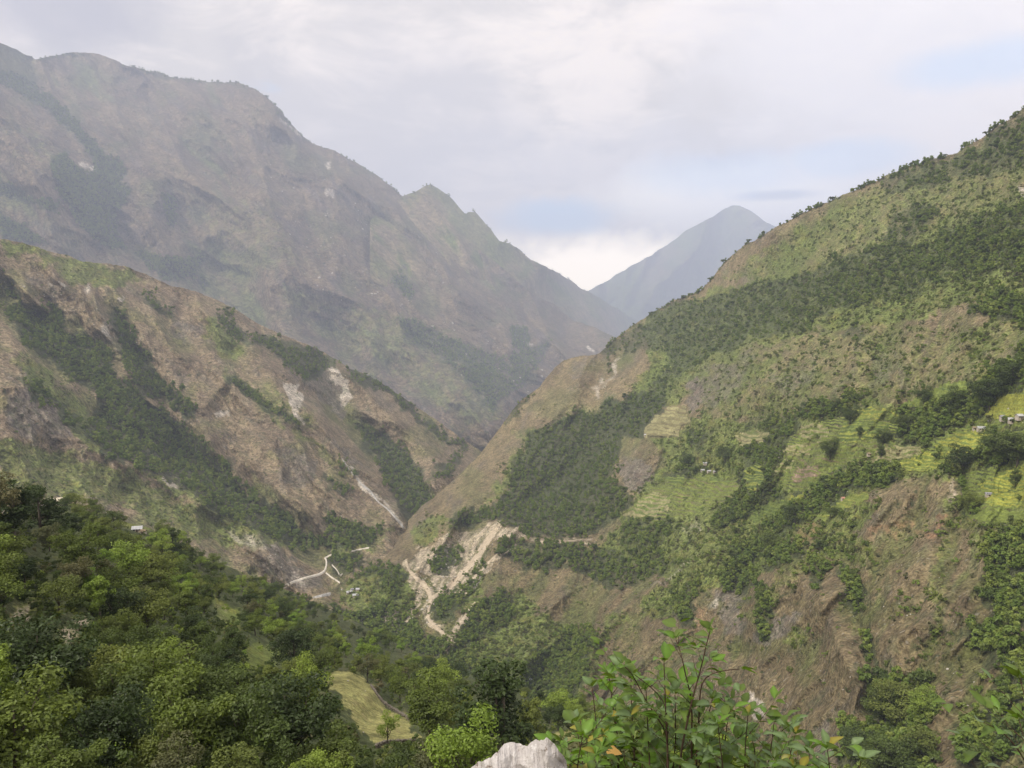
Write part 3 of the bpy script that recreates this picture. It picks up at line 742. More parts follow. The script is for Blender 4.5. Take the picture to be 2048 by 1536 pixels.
    O=raster([(.6, [(1870, 1035), (1895, 1030), (1890, 1060), (1860, 1070)]), (.6, [(1915, 1035), (1925, 1035), (1925, 1048)]), (.6, [(1675, 1420), (1700, 1425), (1705, 1450), (1680, 1450)]), (.4, [(1600, 1040), (1660, 1050), (1600, 1100), (1560, 1110)]), (.5, [(1060, 1270), (1075, 1272), (1070, 1282)]), (.35, [(1400, 1200), (1430, 1230), (1400, 1290), (1380, 1250)]), (.4, [(1720, 1055), (1800, 1040), (1860, 1070), (1780, 1080)])], 2))
FIELD = [(655, 1352), (680, 1344), (705, 1347), (735, 1368), (752, 1388), (775, 1415), (812, 1440), (822, 1462), (862, 1482), (868, 1494), (790, 1500), (745, 1490), (712, 1455), (695, 1410), (668, 1380), (625, 1372)]
M_FG = dict(
    Z=raster([(1, FIELD), (.7, [(1100, 1462), (1152, 1460), (1156, 1490), (1100, 1490)])], 2),
    F=raster([(.8, [(-150, 1000), (60, 1000), (200, 1030), (400, 1110), (620, 1200), (1000, 1370), (1400, 1500), (1700, 1700), (-150, 1720)]), (0, FIELD), (0, [(15, 1230), (60, 1195), (80, 1200), (50, 1240), (20, 1260)]), (0, [(120, 1260), (165, 1230), (185, 1240), (150, 1300), (128, 1300)]),
              (0, [(1100, 1465), (1150, 1462), (1155, 1490), (1100, 1488)]), (0, [(480, 1290), (520, 1280), (550, 1300), (560, 1330), (530, 1350), (500, 1330)]), (0, [(420, 1195), (450, 1200), (480, 1240), (490, 1270), (440, 1250)])], 2),
    G=raster([(.55, FIELD), (1, [(330, 1220), (440, 1180), (500, 1240), (570, 1310), (560, 1350), (500, 1350), (420, 1290), (340, 1290)]), (1, [(1090, 1460), (1160, 1455), (1160, 1495), (1090, 1495)]), (1, [(130, 1000), (200, 1015), (200, 1030), (130, 1020)]), (.8, [(800, 1490), (1000, 1480), (1000, 1540), (700, 1540), (720, 1500)])], 2),
    Y=raster([(1, [(58, 1115), (78, 1110), (76, 1135), (60, 1138)]), (1, [(108, 1108), (132, 1106), (130, 1122), (108, 1128)]), (.8, thick([(432, 1200), (470, 1225)], 5)), (.6, [(820, 1510), (870, 1505), (870, 1525), (820, 1525)])], 1),
    T=raster([(.5, [(18, 1235), (60, 1198), (70, 1205), (45, 1235), (70, 1238), (40, 1252), (18, 1256)]), (.5, [(122, 1262), (165, 1232), (178, 1240), (148, 1290), (130, 1292)]), (.7, [(755, 1490), (860, 1480), (1000, 1470), (1000, 1495), (860, 1500)]), (.2, [(425, 1200), (450, 1205), (470, 1240), (440, 1250)]), (.2, [(625, 1352), (665, 1352), (660, 1372)])], 1))

MT = {'FAR': terrain_mat('far_rock', 40, 0.4, 0.5), 'MID': terrain_mat('distant_slope', 22, 0.8), 'MAIN': terrain_mat('mountain_slope', 13.5, 0.9, 1.3),
      'LEFT': terrain_mat('dry_slope', 3.2, 1.0, 1.3), 'RIGHT': terrain_mat('scrub_slope', 1.9, 1.0, 1.3), 'FG': terrain_mat('near_soil', 0.45, 0.8, 1.0)}
no = {}
FAR.sheet('far_mountain', 1100, 1800, 5, 60, MT['FAR'], make_colour(no, base=(GREEN * .6, DARKG, GREEN * .7, BROWN * .7), seed=70), back=(0.004, 10))
MID.sheet('middle_mountain', 740, 1330, 3, 90, MT['MID'], make_colour(no, base=(TAN * .8, BROWN * .8, GREEN * .7, OLIVE * .7), seed=60, green_bias=0.25), back=(0.006, 10))
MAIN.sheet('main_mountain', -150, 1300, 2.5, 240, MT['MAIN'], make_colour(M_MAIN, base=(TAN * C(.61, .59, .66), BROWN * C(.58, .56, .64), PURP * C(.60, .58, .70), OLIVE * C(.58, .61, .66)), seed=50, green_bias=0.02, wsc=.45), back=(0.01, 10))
LEFT.sheet('left_hillside', -150, 1050, 2.2, 270, MT['LEFT'], make_colour(M_LEFT, base=(TAN * C(.90, .89, 1.0), BROWN * C(.92, .9, 1.0), PURP, OLIVE * .92), seed=40, green_bias=0.0))
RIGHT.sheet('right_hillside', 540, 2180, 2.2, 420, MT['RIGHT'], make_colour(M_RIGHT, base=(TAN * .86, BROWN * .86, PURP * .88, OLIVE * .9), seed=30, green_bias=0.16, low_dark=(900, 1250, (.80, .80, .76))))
FG.sheet('near_hillside', -150, 1760, 3.0, 220, MT['FG'], make_colour(M_FG, base=(C(.17, .185, .055), C(.20, .18, .08), BROWN * .8, C(.11, .14, .04)), seed=20, green_bias=0.3), back=(0.03, 10))


def build_haze():
    top = CAMZ + 3450
    me = bpy.data.meshes.new('haze')
    bm = bmesh.new()
    bmesh.ops.create_cube(bm, size=1)
    for v in bm.verts:
        v.co = Vector((v.co.x * 36000 + 3000, v.co.y * 30000 + 12500, (v.co.z + .5) * (top + 160) - 160))
    bm.to_mesh(me); bm.free()
    m = bpy.data.materials.new('haze_air')
    m.use_nodes = True
    nt = m.node_tree
    nt.nodes.clear()
    out = N(nt, 'ShaderNodeOutputMaterial')
    vs = N(nt, 'ShaderNodeVolumePrincipled')
    vs.inputs['Density'].default_value = HAZE_DENS
    vs.inputs['Color'].default_value = (*HAZE_COL, 1)
    vs.inputs['Anisotropy'].default_value = 0.0
    L(nt, vs.outputs[0], out.inputs['Volume'])
    m.cycles.homogeneous_volume = True
    o = add_obj('haze', me, m)
    tag(o, kind='stuff', label='pale blue haze filling the whole valley air', cat='haze')


build_haze()

# ------------------------------------------------------------------ terraced fields cut into the right hillside
def simple_mat(name, col, rough=0.85, noise=None, spec=.15, bump=0.0):
    m, nt, b = new_mat(name)
    b.inputs['Roughness'].default_value = rough
    b.inputs['Specular IOR Level'].default_value = spec
    if noise:
        n = obj_noise(nt, noise[0], 5, .6)
        L(nt, mix_col(nt, map_range(nt, n, .3, .7), noise[1], noise[2]), b.inputs['Base Color'])
        if bump:
            bp = N(nt, 'ShaderNodeBump'); bp.inputs['Distance'].default_value = bump; bp.inputs['Strength'].default_value = .8
            L(nt, n, bp.inputs['Height']); L(nt, bp.outputs[0], b.inputs['Normal'])
    else:
        b.inputs['Base Color'].default_value = (*col, 1)
    return m


TERR_MAT = terrain_mat('crop_terrace', 1.4, .55, .5)


def inside(P, X, Y):
    P = np.array(P, float)
    ins = np.zeros(X.shape, bool)
    for i in range(len(P)):
        xa, ya = P[i]; xb, yb = P[(i + 1) % len(P)]
        if ya == yb: continue
        ins ^= ((ya > Y) != (yb > Y)) & (X < (xb - xa) * (Y - ya) / (yb - ya) + xa)
    return ins


TPOLYS = []


def terrace(poly, step_m, tread, riser, label, seed, hill=None, mix=None, nm='terraced_field', lift=.62, dens=1):
    hill = hill or RIGHT
    TPOLYS.append((dens, poly))
    P = np.array(poly, float)
    x = np.arange(P[:, 0].min() - 3, P[:, 0].max() + 3, 1.1)
    y = np.arange(P[:, 1].min() - 3, P[:, 1].max() + 3, 0.75)
    X, Y = np.meshgrid(x, y)
    G = hill.point(X, Y)
    A = np.stack([G[..., 0].ravel(), G[..., 1].ravel(), np.ones(X.size)], 1)
    cf = np.linalg.lstsq(A, G[..., 2].ravel(), rcond=None)[0]
    zp = (A @ cf).reshape(X.shape)                # mean slope of the patch: the banks follow its contours
    dzdv = abs(np.gradient(zp, axis=0).mean()) / .75
    step_m = max(dzdv * 8.2, .5)
    zp = np.repeat(zp.mean(1)[:, None], X.shape[1], 1) * .85 + zp * .15
    s = (zp + step_m * (.9 * fbm(X / 46, Y / 20, 3, seed) + .25 * perlin(X / 9, Y / 9, seed))) / step_m
    fr = s - np.floor(s)
    up = sstep(.60, .97, fr)                      # flat tread, then the bank up to the next one
    G[..., 2] += (np.clip(up - fr, -1, 1) * .9 + lift) * step_m * .9
    keep = inside(poly, X + 11 * fbm(X / 16, Y / 12, 4, seed + 1, .6), Y + 8 * fbm(X / 16, Y / 12, 4, seed + 2, .6))
    idx = np.arange(X.size).reshape(X.shape)
    q = np.stack([idx[:-1, :-1], idx[1:, :-1], idx[1:, 1:], idx[:-1, 1:]], -1)[keep[:-1, :-1]].reshape(-1, 4)
    if len(q) < 4: return
    used, inv = np.unique(q, return_inverse=True)
    me = mesh_arrays(nm, G.reshape(-1, 3)[used], inv.reshape(-1, 4))
    u, v, f = X.ravel()[used], Y.ravel()[used], fr.ravel()[used]
    col = np.repeat(np.array(tread)[None], len(u), 0) * (1 + .3 * fbm(u / 9, v / 5, 3, seed + 3))[:, None]
    lev = np.floor(s).ravel()[used]
    tone = perlin(lev * .71 + .3, lev * 0 + seed, 5)
    if mix is not None:
        col = lerp(col, np.array(mix), np.clip(.5 + .9 * tone + .5 * fbm(u / 18, v / 9, 2, seed + 7), 0, 1))
    col = lerp(col, np.array(riser), sstep(.56, .68, f) * (1 - sstep(.95, 1.0, f)))
    set_col(me, 'cover', np.clip(col, .01, .8)); set_f(me, 'veg', np.full(len(u), .9))
    o = add_obj(nm, me, TERR_MAT)
    return tag(o, label, 'terraced field', 'terraced fields on the right hillside')


YG, YG2, GR2, TN2, BR2 = (.28, .29, .055), (.18, .22, .05), (.115, .155, .042), (.30, .28, .14), (.185, .155, .08)
terrace([(1333, 812), (1368, 812), (1378, 846), (1366, 852), (1352, 874), (1286, 876), (1290, 856), (1306, 836), (1326, 826)], 8, BR2, TN2, 'brown striped terraces inside the dark forest', 1, mix=OLIVE)
terrace([(1240, 1034), (1262, 1016), (1285, 996), (1310, 985), (1345, 1000), (1335, 1022), (1305, 1038)], 5.5, YG2, TN2, 'yellow-green terraces below the brown bare face', 2, mix=GR2)
terrace([(1330, 955), (1368, 948), (1375, 965), (1345, 975)], 5, YG2, GR2, 'small bright terrace patch left of the hamlet rubble', 3)
terrace([(1602, 852), (1640, 845), (1655, 862), (1650, 888), (1615, 884), (1598, 880)], 5, GR2, TN2, 'green terraces with pale banks left of the tree belt', 4, mix=YG2)
terrace([(1560, 902), (1590, 888), (1625, 893), (1622, 912), (1590, 912)], 4.5, BR2, TN2, 'small brown terraces with pale lips', 5, mix=YG2)
terrace([(1688, 852), (1712, 842), (1752, 842), (1775, 850), (1772, 872), (1735, 880), (1700, 890), (1672, 884)], 4, YG, GR2, 'bright yellow terraces under the tall tree belt', 6, mix=YG2)
terrace([(1640, 900), (1660, 885), (1700, 890), (1695, 915), (1668, 928), (1625, 925)], 4, BR2, YG2, 'brown and green terraces beneath the bright yellow ones', 7, mix=GR2)
terrace([(1595, 938), (1635, 930), (1640, 950), (1612, 958), (1578, 968)], 4.5, BR2, (.30, .22, .16), 'reddish bare terraces on the rib', 8)
terrace([(1765, 896), (1800, 893), (1830, 893), (1848, 903), (1815, 918), (1775, 922), (1735, 928), (1735, 910)], 3.5, GR2, TN2, 'striped green terraces left of the bright rice field', 9, mix=BR2)
terrace([(1792, 928), (1838, 910), (1856, 900), (1880, 905), (1905, 918), (1906, 938), (1860, 941), (1815, 943)], 4.0, YG, YG2, 'bright yellow rice field above the brown scar', 10)
terrace([(1866, 888), (1905, 878), (1940, 862), (1975, 862), (1988, 880), (1960, 900), (1930, 908), (1895, 905)], 3.2, YG2, YG, 'green and yellow terraces below the white roofed house', 11, mix=GR2)
terrace([(1968, 832), (1985, 812), (2000, 792), (2070, 782), (2070, 832), (2030, 836), (1998, 838)], 3.0, YG2, YG, 'bright terraces above the hamlet at the right edge', 12, mix=YG)
terrace([(1955, 968), (1985, 962), (2010, 940), (2070, 925), (2070, 975), (2020, 985), (1985, 990)], 3.0, GR2, YG, 'green terraces with yellow lips at the right edge', 13, mix=YG2)
terrace([(1960, 994), (2000, 988), (2070, 978), (2070, 1012), (2010, 1014), (1975, 1008)], 3.0, YG2, YG, 'lowest yellow terraces at the right edge', 14, mix=YG)
terrace([(1634, 1032), (1668, 1010), (1695, 990), (1732, 985), (1735, 1000), (1700, 1014), (1672, 1030), (1645, 1042)], 4, GR2, YG2, 'bright green terrace strip above the reddish scar', 15, mix=YG)
terrace([(1502, 1022), (1545, 1006), (1580, 998), (1575, 1016), (1535, 1034), (1505, 1046)], 7, YG2, GR2, 'grassy green field on the middle rib', 16, mix=GR2)
terrace([(1576, 996), (1612, 984), (1605, 1002), (1580, 1008)], 6, YG2, YG, 'narrow yellow-green field joining the middle rib', 17)
terrace([(1790, 810), (1830, 800), (1880, 770), (1935, 760), (1930, 790), (1880, 805), (1840, 818)], 5, GR2, YG2, 'upper green terraces above the tree belt', 18, mix=YG2)
terrace([(1408, 985), (1440, 965), (1480, 968), (1470, 992), (1430, 1000)], 5.5, BR2, YG2, 'dull terraces below the hamlet rubble', 19, mix=GR2)
terrace([(1490, 935), (1520, 930), (1530, 960), (1510, 985), (1488, 975)], 6, YG2, GR2, 'bright grassy slope between two forest strips', 20, mix=YG)

terrace([(1700, 822), (1745, 815), (1800, 822), (1795, 840), (1745, 838), (1700, 842)], 4, YG2, YG, 'greenish terraces tucked above the bright yellow ones', 21, mix=GR2)
terrace([(1560, 925), (1590, 918), (1585, 935), (1562, 948), (1548, 945)], 4, YG2, TN2, 'small green steps on the lower side of the pale hut', 22, mix=GR2)
terrace([(1470, 870), (1500, 862), (1540, 866), (1530, 885), (1480, 892)], 5, BR2, TN2, 'dull brown terraces left of the tree belt', 23, mix=GR2)
terrace([(1925, 1016), (1990, 1022), (2070, 1025), (2070, 1050), (1990, 1048), (1940, 1040)], 3.5, GR2, YG2, 'greenish steps below the lowest yellow terraces', 24, mix=YG2)
_own = list(TPOLYS); TPOLYS.clear()
terrace([(1575, 880), (1640, 842), (1700, 832), (1800, 830), (1805, 868), (1780, 905), (1710, 935), (1650, 965), (1570, 990), (1555, 960)], 4, GR2, YG2, 'wide belt of green crop steps among the trees left of the rice field', 31, mix=BR2, lift=.30, dens=.55)
terrace([(1800, 905), (1860, 880), (1930, 850), (2000, 845), (2070, 850), (2070, 900), (1990, 905), (1930, 925), (1905, 945), (1840, 920)], 4, GR2, YG2, 'green crop steps under the stony hamlet', 32, mix=YG2, lift=.30, dens=.5)
terrace([(1930, 945), (2000, 930), (2070, 905), (2070, 1060), (1990, 1045), (1940, 1030)], 4, GR2, YG2, 'green crop steps around the lowest yellow terraces', 33, mix=YG2, lift=.30, dens=.5)
terrace([(1260, 1010), (1330, 965), (1400, 950), (1480, 955), (1460, 1000), (1380, 1030), (1300, 1045)], 5, GR2, YG2, 'faint green crop steps below the middle hamlet', 34, mix=BR2, lift=.30, dens=.5)
TPOLYS += _own
TMASK = raster(TPOLYS, 3)


# ------------------------------------------------------------------ foliage
def leaf_mat(name, tones, trans=0.18):
    m, nt, b = new_mat(name)
    nt.nodes.remove(b)
    out = [n for n in nt.nodes if n.type == 'OUTPUT_MATERIAL'][0]
    oi = N(nt, 'ShaderNodeObjectInfo')
    at = N(nt, 'ShaderNodeAttribute', attribute_name='lv')
    ramp = N(nt, 'ShaderNodeValToRGB')
    ramp.color_ramp.elements[0].color = (*tones[0], 1)
    ramp.color_ramp.elements[1].color = (*tones[-1], 1)
    for i, t in enumerate(tones[1:-1]):
        e = ramp.color_ramp.elements.new((i + 1) / (len(tones) - 1))
        e.color = (*t, 1)
    L(nt, oi.outputs['Random'], ramp.inputs[0])
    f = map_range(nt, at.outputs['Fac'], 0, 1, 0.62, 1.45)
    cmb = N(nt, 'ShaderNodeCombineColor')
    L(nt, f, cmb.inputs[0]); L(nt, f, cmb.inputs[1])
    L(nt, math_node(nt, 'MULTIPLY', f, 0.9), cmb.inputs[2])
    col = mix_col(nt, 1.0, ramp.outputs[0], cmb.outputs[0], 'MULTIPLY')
    d = N(nt, 'ShaderNodeBsdfDiffuse'); t = N(nt, 'ShaderNodeBsdfTranslucent'); g = N(nt, 'ShaderNodeBsdfGlossy')
    g.inputs['Roughness'].default_value = 0.5
    g.inputs['Color'].default_value = (1, 1, 1, 1)
    L(nt, col, d.inputs[0])
    L(nt, mix_col(nt, 1.0, col, (1.3, 1.25, 0.5), 'MULTIPLY'), t.inputs[0])
    m1 = N(nt, 'ShaderNodeMixShader'); m1.inputs[0].default_value = trans
    L(nt, d.outputs[0], m1.inputs[1]); L(nt, t.outputs[0], m1.inputs[2])
    m2 = N(nt, 'ShaderNodeMixShader'); m2.inputs[0].default_value = 0.025
    L(nt, m1.outputs[0], m2.inputs[1]); L(nt, g.outputs[0], m2.inputs[2])
    L(nt, m2.outputs[0], out.inputs[0])
    return m


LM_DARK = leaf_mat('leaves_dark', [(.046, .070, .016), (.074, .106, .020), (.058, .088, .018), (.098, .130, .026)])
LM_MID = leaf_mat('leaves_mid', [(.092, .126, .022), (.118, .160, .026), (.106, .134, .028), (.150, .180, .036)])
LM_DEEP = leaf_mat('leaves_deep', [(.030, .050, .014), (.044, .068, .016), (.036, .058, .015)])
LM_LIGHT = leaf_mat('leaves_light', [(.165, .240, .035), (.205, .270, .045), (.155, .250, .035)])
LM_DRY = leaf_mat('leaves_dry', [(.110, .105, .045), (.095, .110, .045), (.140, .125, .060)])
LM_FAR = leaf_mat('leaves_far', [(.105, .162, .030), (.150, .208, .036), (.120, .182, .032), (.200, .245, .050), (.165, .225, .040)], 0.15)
bark, _nt, _b = new_mat('bark')
_n = obj_noise(_nt, 14, 4, 0.6, sc=(1, 1, .3))
L(_nt, mix_col(_nt, map_range(_nt, _n, .35, .65), (.06, .048, .036), (.16, .135, .105)), _b.inputs['Base Color'])


def rvec(r, n):
    d = r.normal(size=(n, 3))
    return d / np.linalg.norm(d, axis=1)[:, None]


def leaf_quads(pos, nrm, size, r, aspect=0.55):
    n = len(pos)
    t = np.cross(nrm, rvec(r, n))
    t /= np.linalg.norm(t, axis=1)[:, None] + 1e-9
    bt = np.cross(nrm, t)
    s = size[:, None]
    a = pos - t * s
    c = pos + t * s
    b = pos + bt * s * aspect + nrm * s * .15
    d = pos - bt * s * aspect + nrm * s * .15
    V = np.stack([a, b, c, d], 1).reshape(-1, 3)
    return V, np.arange(4 * n).reshape(n, 4)


def crown_mesh(name, seed, nq, size, shape='round', lobes=16, mat=None):
    """crown in a unit tree: height 1, base of tree at z=0"""
    r = np.random.default_rng(seed)
    cz, rx, rz = {'round': (.60, .40, .38), 'tall': (.58, .27, .42), 'flat': (.66, .48, .26), 'bush': (.42, .52, .48), 'cone': (.55, .30, .46), 'open': (.64, .40, .32)}[shape]
    cs, rs = [], []
    for i in range(lobes):
        d = rvec(r, 1)[0]
        k = r.uniform(.35, 1.0)
        h = d[2] * rz * k
        w = rx * k
        if shape == 'cone':
            w *= (1.0 - .75 * (h / rz + .6) / 1.6) * 1.4
        cs.append((d[0] * w, d[1] * w, cz + h)); rs.append(r.uniform(.17, .40) * rx * (1.0 if shape != 'open' else .75))
    cs = np.array(cs); rs = np.array(rs)
    pick = r.choice(lobes, nq, p=rs ** 2 / (rs ** 2).sum())
    d = rvec(r, nq)
    d[:, 2] = np.abs(d[:, 2]) * np.where(r.random(nq) < .78, 1, -1)
    rad = rs[pick] * r.uniform(.72, 1.08, nq)
    sub = 1 + .30 * np.sin(d[:, 0] * 7 + pick) * np.cos(d[:, 1] * 8 + d[:, 2] * 6)
    pos = cs[pick] + d * (rad * sub)[:, None] * np.array([1, 1, .82])
    nrm = d * .7 + rvec(r, nq) * .65 + np.array([0, 0, .35])
    nrm /= np.linalg.norm(nrm, axis=1)[:, None]
    V, Q = leaf_quads(pos, nrm, size * r.uniform(.6, 1.3, nq), r)
    me = mesh_arrays(name, V, Q, smooth=False)
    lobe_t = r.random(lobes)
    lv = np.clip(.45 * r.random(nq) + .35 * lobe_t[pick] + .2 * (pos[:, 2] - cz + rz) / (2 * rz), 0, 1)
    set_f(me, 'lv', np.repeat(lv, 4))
    if mat: me.materials.append(mat)
    return me, cs, rs


def tube(bm, pts, rads, seg=6):
    rings = []
    for i, p in enumerate(pts):
        p = Vector(p)
        a = Vector(pts[max(i - 1, 0)]); b = Vector(pts[min(i + 1, len(pts) - 1)])
        t = (b - a).normalized()
        x = t.orthogonal().normalized(); y = t.cross(x)
        rings.append([bm.verts.new(p + (x * math.cos(k * 2 * math.pi / seg) + y * math.sin(k * 2 * math.pi / seg)) * rads[i]) for k in range(seg)])
    for A, B in zip(rings[:-1], rings[1:]):
        # align rings so faces do not twist
        off = min(range(seg), key=lambda o: (A[0].co - B[o].co).length)
        for k in range(seg):
            bm.faces.new((A[k], A[(k + 1) % seg], B[(k + 1 + off) % seg], B[(k + off) % seg]))
    bm.faces.new(rings[0][::-1]); bm.faces.new(rings[-1])


def trunk_mesh(name, seed, cs, rs, r0=.022, lean=.03):
    r = random.Random(seed)
    bm = bmesh.new()
    top = Vector((r.uniform(-lean, lean), r.uniform(-lean, lean), .62))
    mid = Vector((r.uniform(-lean, lean), r.uniform(-lean, lean), .3))
    tube(bm, [(0, 0, -.06), (0, 0, .02), mid, top, (top.x, top.y, .8)], [r0 * 1.5, r0 * 1.1, r0 * .85, r0 * .5, r0 * .15])
    for i in range(min(len(cs), 7)):
        c = Vector(cs[i])
        s = Vector((mid.x, mid.y, r.uniform(.22, .5)))
        m = s.lerp(c, .5) + Vector((0, 0, -.03))
        tube(bm, [s, m, c], [r0 * .5, r0 * .32, r0 * .1], 5)
    me = bpy.data.meshes.new(name)
    bm.to_mesh(me); bm.free()
    for p in me.polygons: p.use_smooth = True
    me.materials.append(bark)
    return me


# near trees: crown variants with real leaf clumps
NEAR = []
for i, (sh, nq, lb) in enumerate([('round', 5600, 30), ('round', 5200, 22), ('tall', 4800, 24), ('flat', 4800, 22), ('cone', 4800, 26), ('round', 6200, 36), ('open', 2800, 16), ('tall', 4400, 18)]):
    me, cs, rs = crown_mesh('crown_' + sh, 100 + i, nq, .019, sh, lb, LM_DARK)
    NEAR.append((sh, me, trunk_mesh('trunk', 200 + i, cs, rs)))
SHRUB, scs, srs = crown_mesh('crown_shrub', 150, 1500, .045, 'bush', 10, LM_MID)
SHRUB_T = trunk_mesh('trunk', 250, scs * .8, srs, .015)


def tree_thing(name, P, h, variant, mat, label, group, rz=0.0, wide=1.0):
    o = bpy.data.objects.new(name, None)
    COL.objects.link(o)
    o.empty_display_size = .5
    o.location = P
    o.rotation_euler = (0, 0, rz)
    o.scale = (h * wide, h * wide, h)
    tag(o, label, 'tree' if 'tree' in name else 'shrub', group)
    sh, cm, tm = NEAR[variant] if variant >= 0 else ('bush', SHRUB, SHRUB_T)
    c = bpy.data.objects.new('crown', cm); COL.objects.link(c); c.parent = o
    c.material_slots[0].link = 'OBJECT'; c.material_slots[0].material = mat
    t = bpy.data.objects.new('trunk', tm); COL.objects.link(t); t.parent = o
    return o


# ------------------------------------------------------------------ scattered masses (stuff), instanced with geometry nodes
def proto_coll(name, specs):
    c = bpy.data.collections.new(name)
    for i, (seed, nq, size, sh, lb, mat) in enumerate(specs):
        me, cs, rs = crown_mesh(name + '_%02d' % i, seed, nq, size, sh, lb, mat)
        o = bpy.data.objects.new(name + '_%02d' % i, me)
        c.objects.link(o)
    return c


P_FOREST = proto_coll('forest_crowns', [(1, 420, .085, 'round', 9, LM_FAR), (2, 420, .085, 'round', 12, LM_FAR), (3, 360, .085, 'tall', 8, LM_FAR), (4, 380, .09, 'flat', 9, LM_DARK), (5, 380, .085, 'round', 8, LM_MID)])
P_SCRUB = proto_coll('scrub_crowns', [(11, 200, .12, 'bush', 6, LM_FAR), (12, 200, .12, 'bush', 5, LM_DRY), (13, 200, .12, 'bush', 7, LM_MID), (14, 160, .13, 'bush', 4, LM_DRY)])
P_NEARB = proto_coll('bush_crowns', [(21, 900, .05, 'bush', 9, LM_MID), (22, 900, .05, 'bush', 7, LM_DARK), (23, 700, .055, 'bush', 8, LM_LIGHT), (24, 700, .055, 'bush', 8, LM_DRY), (25, 900, .05, 'round', 10, LM_DARK)])


def scatter_mass(name, pts, scl, coll, weights, label, seed=0, flat=1.0):
    n = len(pts)
    r = np.random.default_rng(seed)
    me = bpy.data.meshes.new(name)
    me.vertices.add(n)
    me.vertices.foreach_set('co', np.asarray(pts, np.float32).ravel())
    set_f(me, 'scl', scl)
    set_f(me, 'rot', r.uniform(0, 6.28, n))
    ids = r.choice(len(weights), n, p=np.array(weights) / sum(weights))
    at = me.attributes.new('idx', 'INT', 'POINT')
    at.data.foreach_set('value', ids.astype(np.int32))
    o = add_obj(name, me)
    tag(o, label=label, kind='stuff')
    ng = bpy.data.node_groups.new(name, 'GeometryNodeTree')
    ng.interface.new_socket('Geometry', in_out='INPUT', socket_type='NodeSocketGeometry')
    ng.interface.new_socket('Geometry', in_out='OUTPUT', socket_type='NodeSocketGeometry')
    gi = ng.nodes.new('NodeGroupInput'); go = ng.nodes.new('NodeGroupOutput')
    iop = ng.nodes.new('GeometryNodeInstanceOnPoints')
    ci = ng.nodes.new('GeometryNodeCollectionInfo')
    ci.inputs['Collection'].default_value = coll
    ci.inputs['Separate Children'].default_value = True
    ci.inputs['Reset Children'].default_value = True
    iop.inputs['Pick Instance'].default_value = True

    def na(nm, ty):
        a = ng.nodes.new('GeometryNodeInputNamedAttribute')
        a.data_type = ty
        a.inputs['Name'].default_value = nm
        return a.outputs['Attribute']
    cx = ng.nodes.new('ShaderNodeCombineXYZ')
    ng.links.new(na('rot', 'FLOAT'), cx.inputs[2])
    sx = ng.nodes.new('ShaderNodeCombineXYZ')
    s = na('scl', 'FLOAT')
    for i in range(3): ng.links.new(s, sx.inputs[i])
    ng.links.new(gi.outputs[0], iop.inputs['Points'])
    ng.links.new(ci.outputs[0], iop.inputs['Instance'])
    ng.links.new(na('idx', 'INT'), iop.inputs['Instance Index'])
    ng.links.new(cx.outputs[0], iop.inputs['Rotation'])
    ng.links.new(sx.outputs[0], iop.inputs['Scale'])
    ng.links.new(iop.outputs[0], go.inputs[0])
    md = o.modifiers.new('scatter', 'NODES')
    md.node_group = ng
    return o


def hidden_by(u, v, front):
    h = np.zeros(len(u), bool)
    for f in front:
        a, b = f.cc[0][0], f.cc[0][-1]
        h |= (u > a) & (u < b) & (v > np.interp(u, *f.cc) + 14)
    return h


def scatter_on(hill, name, dens_fn, px_gap, h_rng, coll, w, label, front, u_rng, v_rng, seed, dref=None, sink=.12, pw=2.0):
    """random plants over one slope: a gap of px_gap metres-equivalent at the reference distance"""
    r = np.random.default_rng(seed)
    area = (u_rng[1] - u_rng[0]) * (v_rng[1] - v_rng[0])
    n = int(area / px_gap ** 2)
    u = r.uniform(*u_rng, n); v = r.uniform(*v_rng, n)
    ok = (v > hill.crest_v(u) + 1.0) & (v < hill.bottom_v(u)) & ~hidden_by(u, v, front)
    u, v = u[ok], v[ok]
    p = dens_fn(hill, u, v)
    if hill is RIGHT: p = p * (1 - .97 * np.clip((samp(TMASK, u, v + 3) + samp(TMASK, u, v - 5)) * 1.2, 0, 1))
    D = hill.depth(u, v)
    if dref:
        p = p * np.minimum(1, (D / dref) ** pw)
    ok = r.random(len(u)) < p
    u, v, D = u[ok], v[ok], D[ok]
    P = points_at(u, v, D)
    h = r.uniform(*h_rng, len(u)) * (0.75 + .5 * r.random(len(u)) ** 2)
    P[:, 2] -= h * sink
    return scatter_mass(name, P, h, coll, w, label, seed)


def edge(m, k=1.0, wob=.62, sc=1.0):
    def f(s, u, v):
        wu = u + 16 / sc * fbm(u / 40 * sc, v / 40 * sc, 4, 91)
        wv = v + 16 / sc * fbm(u / 40 * sc, v / 40 * sc, 4, 92)
        a = .6 * samp(m, wu, wv) + .4 * samp(m, u + 2.6 * (wu - u), v + 2.6 * (wv - v))
        a = a + wob * (fbm(u / 24 * sc, v / 18 * sc, 5, 93, .65) + .35 * fbm(u / 90, v / 70, 2, 94)) * (a > .02)
        return k * sstep(.12, .90, a)
    return f


def gully_scrub(base, seed, gain=1.0):
    def f(s, u, v):
        q, p = s.qp(u, v)
        cv = s.carve(u, v) / (s.amp * s.relief / F)
        c = fbm(u / 34, v / 26, 4, seed) * .8 + .5 * fbm(q / 16, p / 60, 3, seed + 1) - .55 * cv
        return base * .12 + base * gain * sstep(.2, .6, c)
    return f


